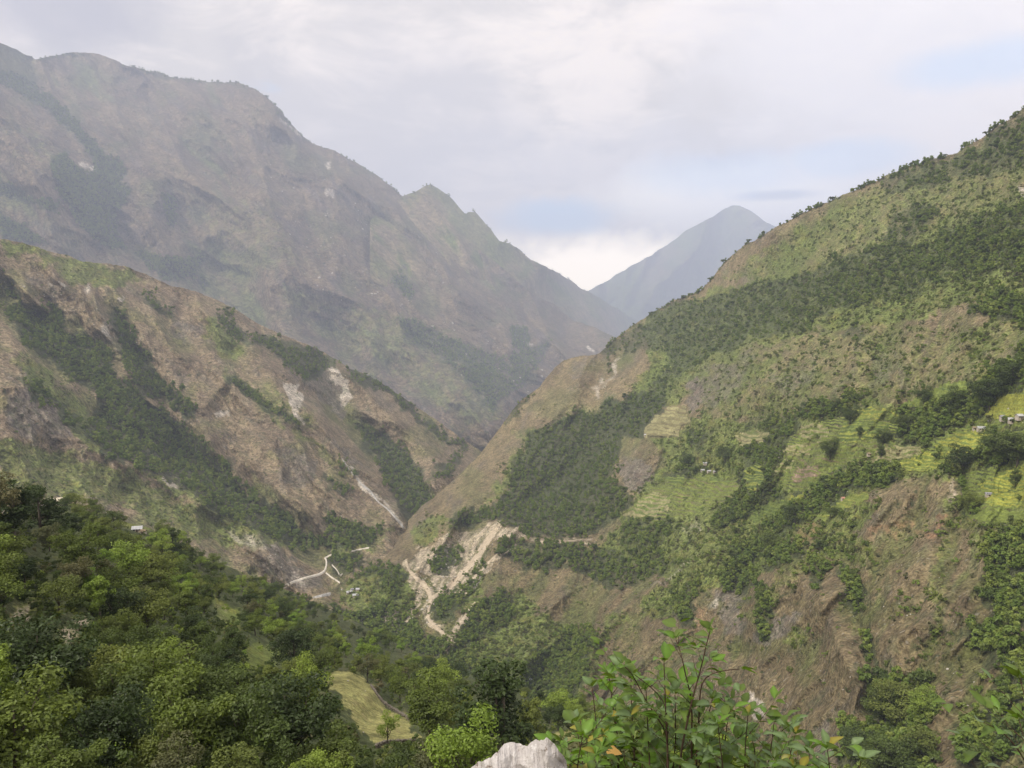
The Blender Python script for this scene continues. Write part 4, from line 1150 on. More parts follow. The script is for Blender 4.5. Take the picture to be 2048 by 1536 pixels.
def crest_line(hill, name, u0, u1, n, h_rng, label, seed, mask=None, depth_px=(0.5, 5)):
    r = np.random.default_rng(seed)
    u = r.uniform(u0, u1, n)
    k = .5 + .5 * fbm(u / 40, u * 0 + 1.7, 3, seed)
    ok = r.random(n) < np.clip(k * 1.3, .1, 1)
    u = u[ok]
    v = hill.crest_v(u) + r.uniform(*depth_px, len(u))
    P = hill.point(u, v)
    h = r.uniform(*h_rng, len(u)) * (.6 + .8 * r.random(len(u)) ** 2)
    P[:, 2] -= h * .12
    return scatter_mass(name, P, h, P_FOREST, [2, 2, 2, 1, 1], label, seed)


ALLF = [FG]
scatter_on(RIGHT, 'right_hillside_forest', edge(M_RIGHT['F'], .95), 5.2, (7, 12), P_FOREST, [3, 3, 2, 1.2, 1.8], 'broadleaf forest covering the gullies of the right hillside', [FG], (540, 2150), (110, 1700), 301, dref=1000, pw=1.6)
scatter_on(RIGHT, 'right_hillside_scrub', edge(M_RIGHT['G'], .75), 5.0, (1.8, 7.5), P_SCRUB, [2, 1, 2.2, .5], 'green scrub among the crop terraces of the right hillside', [FG], (540, 2150), (110, 1700), 302, dref=1000, pw=1.4)
scatter_on(RIGHT, 'right_hillside_bushes', gully_scrub(.36, 303), 5.0, (1.0, 5.5), P_SCRUB, [2, 1.5, 1, 1.2], 'low dry bushes dotted over the brown right hillside', [FG], (540, 2150), (110, 1700), 303, dref=900, pw=1.3)
crest_line(RIGHT, 'right_crest_trees', 1210, 2130, 420, (7, 13), 'row of small trees along the crest of the right hillside', 304)
scatter_on(LEFT, 'left_hillside_forest', edge(M_LEFT['F'], .97), 4.0, (9, 14), P_FOREST, [3, 3, 2, 1.5, 1], 'dark forest filling the gullies of the left hillside', [FG, RIGHT], (-140, 1050), (440, 1230), 311, dref=2000, pw=1.6)
scatter_on(LEFT, 'left_hillside_scrub', edge(M_LEFT['G'], .5), 5.0, (3, 6), P_SCRUB, [1.5, 1.5, 2, 1], 'yellowish green scrub on the ribs of the left hillside', [FG, RIGHT], (-140, 1050), (440, 1230), 312, dref=1600)
scatter_on(LEFT, 'left_hillside_bushes', gully_scrub(.26, 313), 5.0, (2.0, 5.0), P_SCRUB, [2, 1.5, 1, 1], 'scattered low bushes on the brown left hillside', [FG, RIGHT], (-140, 1050), (440, 1230), 313, dref=1500)
scatter_on(MAIN, 'main_mountain_forest', edge(M_MAIN['F'], 1.0, .4, 2.2), 2.9, (20, 32), P_FOREST, [3, 3, 2, 1, 1], 'bluish forest in the ravines of the main mountain', [LEFT, RIGHT, FG], (-140, 1300), (60, 900), 321)
scatter_on(MAIN, 'main_mountain_bushes', gully_scrub(.13, 323), 4.5, (9, 17), P_SCRUB, [2, 1, 1, 1], 'scattered trees on the bare slopes of the main mountain', [LEFT, RIGHT, FG], (-140, 1300), (60, 900), 323)
crest_line(MAIN, 'main_crest_trees', 230, 800, 230, (19, 34), 'thin row of trees along the crest of the main mountain', 324, depth_px=(.3, 2.5))
crest_line(MID, 'middle_crest_trees', 800, 1270, 60, (28, 44), 'few trees on the crest of the middle mountain', 325, depth_px=(.3, 2))

# ------------------------------------------------------------------ the near hillside: single trees
def near_tree(u, v, hpx, variant, mat, label, group=None, name='broadleaf_tree', wide=1.0, rz=None):
    P = FG.point(u, v)
    h = hpx / F * float(np.linalg.norm(P - np.array([0, 0, CAMZ])))
    P = P.copy(); P[2] -= .03 * h
    return tree_thing(name, P, h, variant, mat, label, group, random.uniform(0, 6.28) if rz is None else rz, wide)


KEY = [  # (u, v of the foot, height in the photo, crown shape, tone, width, label)
    (1000, 1512, 192, 4, 'X', 1.35, 'large dark green tree standing behind the pale boulder'),
    (860, 1492, 130, 1, 'M', 1.15, 'round mid green tree at the right end of the dry field'),
    (775, 1496, 68, 6, 'L', .95, 'small yellow-green tree with a bare trunk on the dry field'),
    (578, 1545, 185, 0, 'X', 1.1, 'big dark tree at the lower left edge of the dry field'),
    (480, 1560, 170, 5, 'D', 1.1, 'dark tree left of the big tree by the dry field'),
    (375, 1560, 175, 1, 'M', 1.1, 'olive green tree with a forked trunk at the bottom edge'),
    (90, 1430, 175, 0, 'X', 1.15, 'massive dark tree in the shade beside the footpath'),
    (175, 1450, 110, 5, 'M', 1.1, 'bright topped tree below the bare earth bank'),
    (45, 1590, 190, 1, 'M', 1.15, 'large green tree in the lower left corner'),
    (215, 1590, 180, 0, 'X', 1.0, 'dark tree at the bottom edge beside the left corner tree'),
    (170, 1155, 88, 1, 'M', 1.15, 'round crowned tree with two bare stems in the upper clearing'),
    (257, 1165, 80, 0, 'L', 1.05, 'bright yellow-green tree beside the round crowned tree'),
    (305, 1190, 82, 5, 'M', 1.3, 'broad olive crowned tree right of the bright tree'),
    (30, 1085, 118, 2, 'X', 1.3, 'tall dark tree on the skyline of the near slope'),
    (80, 1080, 100, 4, 'X', 1.2, 'dark upright tree second from the left on the near skyline'),
    (125, 1072, 62, 2, 'X', 1.1, 'slim dark tree just below the hilltop hut'),
    (150, 1085, 60, 7, 'X', 1.1, 'narrow dark tree right of the hilltop hut'),
    (25, 1125, 55, 3, 'M', 1.2, 'flat topped tree above the bright crop patches'),
    (48, 1185, 68, 1, 'X', 1.0, 'small round dark tree above the footpath'),
    (118, 1235, 72, 3, 'M', 1.2, 'spreading greyish green tree above the earth bank'),
    (240, 1260, 82, 5, 'X', 1.1, 'dark dense tree in the middle of the near slope'),
    (295, 1275, 95, 0, 'M', 1.0, 'light topped tree right of the dark dense tree'),
    (205, 1340, 80, 0, 'D', 1.1, 'bluish green tree below the earth bank'),
    (270, 1345, 66, 1, 'D', 1.1, 'dark tree beside the bluish green tree'),
    (425, 1400, 90, 0, 'D', 1.0, 'round bluish tree beneath the grassy clearing'),
    (590, 1350, 92, 5, 'X', 1.05, 'dark broad tree above the top corner of the dry field'),
    (640, 1352, 55, 0, 'D', 1.2, 'low dark tree at the upper corner of the dry field'),
    (540, 1400, 75, 7, 'M', 1.1, 'upright green tree with a visible pale trunk'),
    (800, 1405, 62, 1, 'M', 1.1, 'green tree outside the stone wall of the dry field'),
    (735, 1365, 52, 6, 'Y', 1.2, 'dry greyish tree above the stone wall'),
    (930, 1490, 95, 0, 'M', 1.0, 'green tree between the dry field and the large dark tree'),
    (1060, 1490, 100, 2, 'M', 1.1, 'green tree right of the large dark tree'),
]
TM = {'X': LM_DEEP, 'D': LM_DARK, 'M': LM_MID, 'L': LM_LIGHT, 'Y': LM_DRY}
placed = []
for (u, v, hp, va, tn, wd, lb) in KEY:
    near_tree(u, v, hp, va, TM[tn], lb, wide=wd)
    placed.append((u, v - hp * .45, hp * .42))

r_ = np.random.default_rng(77)
cand = []
tries = 0
fmask = edge(M_FG['F'], 1.0, .2)
# keep-out: the field, the clearings, paths, huts
KEEP = [(745, 1430, 60), (700, 1380, 40), (790, 1465, 50), (830, 1480, 30), (745, 1490, 38), (1000, 1420, 50), (700, 1440, 30), (40, 1218, 24), (152, 1262, 28), (525, 1318, 36), (455, 1222, 28), (345, 1262, 20), (385, 1330, 14), (95, 1120, 20), (275, 1058, 12), (105, 1000, 14), (1125, 1478, 22), (800, 1480, 30)]
while tries < 26000 and len(cand) < 1100:
    tries += 1
    u = r_.uniform(-40, 1500); v = r_.uniform(1010, 1620)
    if v < np.interp(u, *FG.cc) + 3: continue
    D = float(FG.depth(np.array([u]), np.array([v]))[0])
    hm = r_.uniform(5.0, 10.5) * (1.25 if r_.random() < .12 else 1)
    hp = hm / D * F
    if hp > 175: hp = r_.uniform(110, 170)
    cy = v - hp * .5
    if u > 1120 and v > 1520 and hp > 90: continue
    if fbm(np.array([u / 75.]), np.array([v / 42.]), 3, 55)[0] < (-.10 if D < 140 else .03) and r_.random() < .92: continue
    if any(math.hypot(u - a, (cy - b)) < rr + hp * .42 for a, b, rr in KEEP): continue
    if samp(M_FG['F'], np.array([u]), np.array([v]))[0] < .45 and r_.random() > .03: continue
    if samp(M_FG['F'], np.array([u]), np.array([min(cy, 1715)]))[0] < .3 and FG.crest_v(u) < cy and r_.random() > .15: continue
    if any(math.hypot(u - a, cy - b) < .62 * (rr + hp * .40) for a, b, rr in placed[:len(KEY)]): continue
    if any(math.hypot(u - a, cy - b) < .50 * (rr + hp * .40) for a, b, rr in placed[len(KEY):]): continue
    placed.append((u, cy, hp * .40))
    cand.append((hp, u, v, D))
cand.sort(reverse=True)
GRP = {'X': ('deep green, nearly black broadleaf tree in the near forest', 'darkest trees of the near slope'),
       'D': ('dark green broadleaf tree crowded on the near forested slope', 'dark trees of the near slope'),
       'M': ('mid green broadleaf tree among the dark ones on the near slope', 'mid green trees of the near slope'),
       'L': ('bright light green tree standing out on the near slope', 'light green trees of the near slope'),
       'Y': ('dry brownish green tree on the near slope', 'dry trees of the near slope')}
rest = []
for i, (hp, u, v, D) in enumerate(cand):
    if i >= 268:
        rest.append((u, v, hp)); continue
    tone = ['D', 'M', 'D', 'M', 'X', 'L', 'M', 'M', 'D', 'L', 'M', 'Y'][int(r_.integers(12))]
    lb, gp = GRP[tone]
    va = int(r_.choice([0, 1, 2, 3, 5, 0, 5, 7, 1, 6, 4])); wd = r_.uniform(.95, 1.35)
    place = ('beyond the dry field towards the river' if u > 660 and v < 1370 else 'right of the dry field' if u > 860 else 'beside the dry field' if u > 640 else
             'near the bottom edge' if v > 1520 else 'on the skyline' if v < 1075 and u < 260 else 'near the white roofed hut' if v < 1110 and u < 360 else
             'where the near slope drops to the valley road' if u > 380 and v < 1260 else 'by the upper clearing' if v < 1190 else
             'beside the earth banks at the left' if u < 220 and v < 1330 else 'low on the near slope at the left' if u < 220 else 'around the grassy clearings' if v < 1400 else 'left of the dry field')
    size = 'small' if hp < 40 else 'medium' if hp < 75 else 'tall' if hp < 115 else 'very large'
    colr = {'X': 'blackish green', 'D': 'dark green', 'M': 'olive green', 'L': 'bright yellow-green', 'Y': 'dry brownish'}[tone]
    shp = ['round crowned', 'round crowned', 'upright', 'flat topped', 'pointed', 'dense crowned', 'thin crowned', 'narrow'][va]
    near_tree(u, v, hp, va, TM[tone], '%s %s %s tree %s' % (size, colr, shp, place), gp, wide=wd)
if rest:
    R_ = np.array(rest)
    P = FG.point(R_[:, 0], R_[:, 1])
    h = R_[:, 2] / F * np.linalg.norm(P - np.array([0, 0, CAMZ]), axis=1)
    scatter_mass('near_hillside_forest', P, h, P_FOREST, [3, 3, 2, 2, 2], 'smaller forest trees on the far part of the near slope', 331)
print('NEAR TREES', len(cand), 'min px', cand[min(267, len(cand) - 1)][0])


def fg_bushes(s, u, v):
    a = samp(M_FG['F'], u, v); g = samp(M_FG['G'], u, v); t = samp(M_FG['T'], u, v)
    fld = samp(FIELDM, u, v)
    cl = sstep(-.25, .0, fbm(u / 75., v / 42., 3, 55))
    op = np.ones(len(u))
    for x, y, rr in KEEP: op = op * sstep(rr * .6, rr * 1.2, np.hypot(u - x, (v - y) * 1.2))
    return np.clip(.75 * a + .45 * g, 0, 1) * (.22 + .78 * cl) * (.12 + .88 * op) * (1 - fld) * (1 - sstep(.2, .6, t))


FIELDM = raster([(1, FIELD)], 2)
scatter_on(FG, 'near_hillside_undergrowth', fg_bushes, 6.5, (1.0, 3.0), P_NEARB, [2.4, 3, .5, .8, 2], 'bushes and undergrowth between the trees of the near slope', [], (-140, 1700), (1000, 1715), 332, dref=190, pw=1.3, sink=.1)
# ------------------------------------------------------------------ road, river bed, stream
def ribbon(name, hill, pts, wpx, mat, lift, kind='structure', label=None, cat=None, wob=.12, seed=0):
    P = [Vector(p) for p in pts]
    S = []
    for a, b in zip(P[:-1], P[1:]):
        n = max(2, int((b - a).length / 2.5))
        for i in range(n): S.append(a.lerp(b, i / n))
    S.append(P[-1])
    S = np.array([tuple(p) for p in S])
    k = np.array([.25, .5, .25])
    for _ in range(3):
        S[1:-1] = .25 * S[:-2] + .5 * S[1:-1] + .25 * S[2:]
    T = np.gradient(S, axis=0); T /= np.linalg.norm(T, axis=1)[:, None] + 1e-9
    Nn = np.stack([-T[:, 1], T[:, 0]], 1)
    w = np.interp(np.linspace(0, 1, len(S)), np.linspace(0, 1, len(wpx)), wpx) if isinstance(wpx, (list, tuple)) else np.full(len(S), wpx)
    w = w * (1 + wob * fbm(np.arange(len(S)) / 3.0, np.zeros(len(S)) + seed, 2, seed))
    rows = [hill.point(S[:, 0] + Nn[:, 0] * w * t, S[:, 1] + Nn[:, 1] * w * t) for t in (-.5, -.25, 0, .25, .5)]
    V = np.stack(rows, 1)
    V[..., 2] += lift
    V[:, 0, 2] -= lift * 1.5; V[:, -1, 2] -= lift * 1.5
    n, m = V.shape[:2]
    idx = np.arange(n * m).reshape(n, m)
    q = np.stack([idx[:-1, :-1], idx[1:, :-1], idx[1:, 1:], idx[:-1, 1:]], -1).reshape(-1, 4)
    o = add_obj(name, mesh_arrays(name, V.reshape(-1, 3), q), mat)
    return tag(o, label, cat, kind=kind)


ROAD = simple_mat('dirt_road', None, .95, (.12, (.55, .50, .42), (.72, .67, .58)))
BED = simple_mat('river_gravel', None, .95, (.15, (.26, .25, .23), (.50, .48, .45)), bump=.5)
WATERM, _nt, _b = new_mat('white_water')
_b.inputs['Roughness'].default_value = .25; _b.inputs['Specular IOR Level'].default_value = .5
_n = obj_noise(_nt, .35, 6, .7)
L(_nt, mix_col(_nt, map_range(_nt, _n, .42, .58), (.10, .14, .15), (.85, .88, .90)), _b.inputs['Base Color'])
ribbon('dirt_road', LEFT, [(566, 1174), (580, 1167), (605, 1158), (640, 1149), (650, 1142), (653, 1130), (653, 1120), (650, 1116)], [5.0, 4.6, 4.4, 4.2, 5.5, 4.5, 3.6], ROAD, 1.6)
ribbon('dirt_road', LEFT, [(648, 1118), (656, 1113), (663, 1110)], 2.6, ROAD, 1.6)
ribbon('dirt_road', LEFT, [(652, 1146), (664, 1156), (680, 1166)], 2.6, ROAD, 1.4)
ribbon('dirt_road', LEFT, [(700, 1104), (716, 1100), (738, 1096)], 2.2, ROAD, 1.5)
ribbon('dirt_road', LEFT, [(664, 1130), (674, 1140), (679, 1150)], 2.0, ROAD, 1.2)
ribbon('dirt_road', RIGHT, [(700, 1140), (690, 1144), (680, 1152)], 2.0, ROAD, 1.2)
ribbon('river_bed', LEFT, [(625, 1196), (650, 1190), (668, 1186), (684, 1180)], [3, 6, 9, 6], BED, 1.2)
ribbon('stream_bed', LEFT, [(684, 918), (700, 942), (722, 968), (742, 984), (756, 1004), (775, 1018), (790, 1034), (800, 1046), (809, 1058)], [1, 2.5, 2, 6, 5, 2.2, 3, 5, 5], BED, 2.0)
ribbon('river_water', RIGHT, [(1060, 1358), (1066, 1366), (1070, 1376), (1066, 1384)], [6, 12, 12, 6], WATERM, 1.6, seed=3)
ribbon('dirt_track', RIGHT, [(1082, 1079), (1110, 1083), (1150, 1082), (1186, 1079)], 3.0, simple_mat('track', None, .95, (.1, (.22, .18, .13), (.36, .30, .22))), 1.4)

SOILM = simple_mat('slide_soil', None, .95, (.18, (.40, .33, .23), (.58, .49, .37)), bump=.4)
ribbon('landslide_chute', RIGHT, [(812, 1122), (818, 1140), (832, 1156), (848, 1168), (857, 1182), (862, 1198), (857, 1222), (857, 1238), (868, 1252), (884, 1264), (898, 1280), (904, 1292)], [5, 6, 8, 12, 11, 9, 6, 6, 9, 8, 7, 5], SOILM, .9, wob=.5, seed=5)
ribbon('landslide_chute', RIGHT, [(950, 1205), (938, 1222), (926, 1240), (912, 1258), (905, 1276), (900, 1294), (888, 1306)], [4, 8, 9, 8, 7, 4, 3], SOILM, .9, wob=.5, seed=6)
ribbon('landslide_chute', RIGHT, [(1008, 1098), (990, 1112), (970, 1132), (950, 1152), (930, 1174), (908, 1194)], [3, 4, 5, 6, 5, 3], SOILM, .8, wob=.6, seed=7)
ribbon('landslide_chute', RIGHT, [(990, 1062), (976, 1080), (960, 1104), (940, 1132), (915, 1158), (885, 1184), (864, 1196)], [12, 14, 13, 12, 13, 14, 8], SOILM, .8, wob=.6, seed=8)

# ------------------------------------------------------------------ boulders
STONE = simple_mat('grey_stone', None, .9, (1.2, (.30, .28, .26), (.62, .60, .56)), bump=.1)
PALES = simple_mat('pale_stone', None, .9, (.4, (.36, .33, .28), (.60, .56, .49)), bump=.3)


def rock_mesh(name, seed, mat, sub=2, rough=.35):
    r = random.Random(seed)
    bm = bmesh.new()
    bmesh.ops.create_icosphere(bm, subdivisions=sub, radius=1)
    dirs = [Vector((r.gauss(0, 1), r.gauss(0, 1), r.gauss(0, 1))).normalized() for _ in range(9)]
    offs = [r.uniform(.55, .9) for _ in dirs]
    for v in bm.verts:
        for d, o in zip(dirs, offs):
            k = v.co.dot(d)
            if k > o: v.co -= d * (k - o)
        v.co *= 1 + r.uniform(-.06, .06)
        v.co.z *= .75
    me = bpy.data.meshes.new(name)
    bm.to_mesh(me); bm.free()
    me.materials.append(mat)
    return me


PR = bpy.data.collections.new('rock_shapes')
for i in range(4):
    PR.objects.link(bpy.data.objects.new('rock_%02d' % i, rock_mesh('rock_%02d' % i, 10 + i, PALES, 2)))


def rocks_on(hill, name, polys, n, rng_m, label, seed, front=()):
    r = np.random.default_rng(seed)
    m = raster([(1, p) for p in polys], 1)
    A = np.concatenate([np.array(p) for p in polys])
    u = r.uniform(A[:, 0].min(), A[:, 0].max(), n * 30); v = r.uniform(A[:, 1].min(), A[:, 1].max(), n * 30)
    ok = (samp(m, u, v) > .5) & (v > hill.crest_v(u) + 1)
    u, v = u[ok][:n], v[ok][:n]
    return scatter_mass(name, hill.point(u, v), r.uniform(*rng_m, len(u)) * (.5 + r.random(len(u)) ** 3 * 1.4), PR, [1, 1, 1, 1], label, seed)


rocks_on(RIGHT, 'landslide_rubble', [[(850, 1085), (985, 1060), (1000, 1080), (930, 1180), (890, 1200), (840, 1200), (800, 1170), (850, 1130)], [(775, 1225), (800, 1210), (800, 1250), (768, 1255)], [(860, 1190), (900, 1170), (850, 1260), (820, 1240)]], 300, (.5, 1.7), 'pale boulders and rubble strewn over the landslide', 401)
rocks_on(RIGHT, 'hillside_stones', [[(1230, 900), (2040, 600), (2040, 1500), (1250, 1400)]], 260, (.2, .6), 'pale stones lying on the right hillside', 402)
rocks_on(LEFT, 'cliff_rubble', [[(560, 760), (610, 765), (612, 850), (590, 840)], [(640, 725), (700, 745), (700, 820), (670, 790)], [(430, 1060), (560, 1100), (600, 1170), (480, 1100)], [(0, 560), (240, 600), (300, 700), (120, 620)]], 160, (.7, 1.8), 'pale rubble below the cliffs of the left hillside', 403)
rocks_on(MAIN, 'mountain_outcrops', [[(150, 320), (205, 335), (200, 350), (160, 340)], [(650, 320), (670, 400), (650, 395)], [(560, 230), (610, 280), (590, 280)], [(700, 560), (1180, 720), (1100, 800), (900, 760)], [(500, 300), (900, 500), (950, 640), (600, 600)]], 200, (4, 9), 'pale rock outcrops on the main mountain', 404)

# ------------------------------------------------------------------ houses
WALLM = simple_mat('plaster_wall', None, .9, (.8, (.42, .36, .28), (.58, .52, .43)))
TIN = simple_mat('tin_roof', None, .45, (.6, (.34, .35, .36), (.56, .56, .56)), spec=.3)
THATCH = simple_mat('thatch_roof', None, .95, (1.5, (.22, .17, .11), (.36, .29, .19)))
SLATE = simple_mat('slate_roof', None, .8, (1.0, (.20, .20, .22), (.38, .38, .40)))
BLUE = simple_mat('blue_roof', (.25, .42, .62), .5)
WOODM = simple_mat('dark_wood', (.10, .065, .04), .8)
GLASSD = simple_mat('dark_pane', (.03, .035, .04), .2, spec=.5)


def bx(bm, x0, x1, y0, y1, z0, z1):
    vs = [bm.verts.new((x, y, z)) for x in (x0, x1) for y in (y0, y1) for z in (z0, z1)]
    for f in ((0, 1, 3, 2), (4, 6, 7, 5), (0, 4, 5, 1), (2, 3, 7, 6), (0, 2, 6, 4), (1, 5, 7, 3)):
        bm.faces.new([vs[i] for i in f])


def part(name, fn, mat, parent):
    bm = bmesh.new(); fn(bm)
    bmesh.ops.recalc_face_normals(bm, faces=bm.faces)
    me = bpy.data.meshes.new(name); bm.to_mesh(me); bm.free()
    return add_obj(name, me, mat, parent)


def house(hill, u, v, w, d, h, rot, roofm, label, two=False, name='farmhouse'):
    P = hill.point(u, v)
    o = bpy.data.objects.new(name, None); COL.objects.link(o)
    o.location = (P[0], P[1], P[2] + .2)
    o.rotation_euler = (0, 0, math.radians(rot))
    tag(o, label, 'house', 'small houses of the valley')
    W, Dp = w / 2, d / 2
    h = h * .85
    rise = d * .30

    def wall(bm):
        bx(bm, -W, W, -Dp, Dp, -1.3, h)
        for s in (-1, 1):          # gables
            a = bm.verts.new((s * W, -Dp, h + .001)); b = bm.verts.new((s * W, Dp, h + .001)); c = bm.verts.new((s * W, 0, h + rise))
            bm.faces.new((a, b, c))
    part('wall', wall, WALLM, o)

    def roof(bm):
        e = .45; t = .14
        for s in (-1, 1):
            a = [(-W - e, s * (Dp + e), h - rise * e / Dp), (W + e, s * (Dp + e), h - rise * e / Dp), (W + e, 0, h + rise), (-W - e, 0, h + rise)]
            lo = [bm.verts.new((x, y, z + .02)) for x, y, z in a]; hi = [bm.verts.new((x, y, z + t + .02)) for x, y, z in a]
            bm.faces.new(hi); bm.faces.new(lo[::-1])
            for i in range(4):
                bm.faces.new((lo[i], lo[(i + 1) % 4], hi[(i + 1) % 4], hi[i]))
        for k in range(int(w / .8)):        # raised seams of the sheets
            x = -W + .4 + k * .8
            for s in (-1, 1):
                vs = [bm.verts.new(p) for p in ((x, s * (Dp + e), h - rise * e / Dp + t + .03), (x + .08, s * (Dp + e), h - rise * e / Dp + t + .03), (x + .08, 0, h + rise + t + .03), (x, 0, h + rise + t + .03))]
                bm.faces.new(vs)
    part('roof', roof, roofm, o)
    part('door', lambda bm: bx(bm, -.45, .45, -Dp - .06, -Dp + .05, -.1, 1.9), WOODM, o)
    for x in (-W * .6, W * .6):
        wn = part('window', lambda bm: bx(bm, x - .5, x + .5, -Dp - .07, -Dp + .04, 1.0, 2.0), WOODM, o)
        part('pane', lambda bm: bx(bm, x - .38, x + .38, -Dp - .09, -Dp - .072, 1.1, 1.9), GLASSD, wn)
    return o


house(FG, 275, 1064, 4.8, 3.6, 2.4, 15, TIN, 'white tin roofed hut among trees on the near slope')
house(FG, 287, 1068, 2.4, 2.2, 1.8, -10, THATCH, 'tiny thatched shed just right of the white roofed hut', name='shed')
house(FG, 112, 1010, 6.5, 4.5, 3.0, 20, simple_mat('cream_roof', (.62, .55, .42), .7), 'cream hilltop hut on the skyline of the near slope')
house(FG, 98, 1014, 4.0, 3.5, 2.6, 5, THATCH, 'brown shed left of the cream hilltop hut', name='shed')
house(FG, 172, 1019, 8.0, 1.8, 1.1, 10, THATCH, 'low animal shelter at the edge of the hilltop field', name='shelter')
house(RIGHT, 699, 1187, 10, 6, 3.2, 20, TIN, 'largest white roofed house by the river bed in the valley bottom')
house(RIGHT, 711, 1193, 9, 6, 3.2, 10, TIN, 'pale grey roofed house nearest to the river bed')
house(RIGHT, 716, 1181, 6, 5, 3.0, -15, TIN, 'small white roofed house behind the two larger ones')
house(RIGHT, 704, 1181, 5, 4, 2.8, 30, SLATE, 'tiny grey roofed house behind the valley hamlet')
house(RIGHT, 1964, 862, 7.0, 4.5, 2.8, -12, TIN, 'white roofed house above the green terraces')
house(RIGHT, 1950, 860, 3.5, 3.0, 2.2, -12, THATCH, 'small shed left of the white roofed terrace house', name='shed')
house(RIGHT, 2008, 840, 5.5, 4.0, 2.8, -8, SLATE, 'grey roofed house at the left end of the stony hamlet')
house(RIGHT, 2024, 845, 5.0, 4.0, 2.6, -20, TIN, 'pale roofed house in the middle of the stony hamlet')
house(RIGHT, 2040, 838, 5.5, 4.0, 2.8, 5, TIN, 'white roofed house at the right end of the stony hamlet')
house(RIGHT, 1763, 935, 6.0, 4.0, 2.6, 0, TIN, 'white roofed hut under trees left of the yellow rice field')
house(RIGHT, 1739, 911, 4.5, 3.0, 2.2, 0, THATCH, 'brown shed among the striped terraces', name='shed')
house(RIGHT, 1560, 914, 3.6, 3.0, 2.6, 0, TIN, 'tiny pale hut left of the brown terraces')
house(RIGHT, 1686, 1000, 3.4, 3.0, 2.2, 10, simple_mat('red_roof', (.50, .26, .20), .7), 'tiny red roofed hut on the bright green terrace strip')
house(RIGHT, 1291, 872, 6.0, 4.5, 3.0, 10, TIN, 'pale hut at the lower left corner of the brown striped terraces')
house(RIGHT, 1978, 992, 4.5, 3.2, 1.6, -15, SLATE, 'grey roofed shelter on the lowest terraces at the right')
for (u, v, lb) in [(1405, 943, 'leftmost white hut of the hamlet rubble on the middle slope'), (1418, 945, 'middle white hut of the hamlet rubble'), (1430, 946, 'rightmost white hut of the hamlet rubble'), (1410, 929, 'single white hut above the hamlet rubble')]:
    house(RIGHT, u, v, 5.5, 4.0, 2.8, random.uniform(-20, 20), TIN, lb)
rocks_on(RIGHT, 'hamlet_stone_walls', [[(1395, 936), (1435, 940), (1440, 950), (1400, 950)], [(1985, 832), (2060, 825), (2060, 850), (1990, 852)], [(1940, 856), (1985, 858), (1985, 868), (1945, 866)]], 60, (.3, .7), 'pale rubble walls around the hamlets', 405)

# ------------------------------------------------------------------ stone wall and scattered things of the dry field
def stone_wall(hill, pts, h, label, seed, group=None, s=.5):
    root = bpy.data.objects.new('stone_wall', None); COL.objects.link(root)
    P = hill.point(*[np.array(x, float) for x in zip(*pts)])
    root.location = P[0]
    tag(root, label, 'stone wall', group)
    ms = [rock_mesh('stone', 40 + i, simple_mat('wall_stone', None, .95, (2.0, (.10, .09, .075), (.24, .21, .17)))) for i in range(3)]
    r = random.Random(seed)
    seg = []
    for a, b in zip(P[:-1], P[1:]):
        a, b = Vector(a), Vector(b)
        n = max(2, int((b - a).length / s))
        seg += [a.lerp(b, i / n) for i in range(n)]
    cnt = 0
    rows = max(1, int(h / (s * .7)))
    while len(seg) * rows > 290: seg = seg[::2]; s *= 1.9; rows = max(1, int(h / (s * .7)))
    for p in seg:
        for k in range(rows):
            o = bpy.data.objects.new('stone', ms[r.randrange(3)])
            COL.objects.link(o); o.parent = root
            o.location = Vector((p.x + r.uniform(-.1, .1), p.y + r.uniform(-.1, .1), p.z + k * s * .7 + .1)) - root.location
            o.rotation_euler = (r.uniform(0, 6), r.uniform(0, 6), r.uniform(0, 6))
            q = s * r.uniform(.5, .75); o.scale = (q, q, q)
    return root


stone_wall(FG, [(742, 1374), (752, 1388), (764, 1404), (778, 1416), (795, 1426), (812, 1436), (822, 1444)], 1.2, 'dark dry stone wall curving along the right edge of the dry field', 1, s=.62)
stone_wall(FG, [(752, 1496), (770, 1488), (800, 1486), (830, 1484), (862, 1484)], .7, 'low pale stone bank along the lower edge of the dry field', 2, s=.45)
FG_STONES = rocks_on(FG, 'field_stones', [FIELD], 22, (.06, .18), 'small pale stones lying in the dry field', 406)

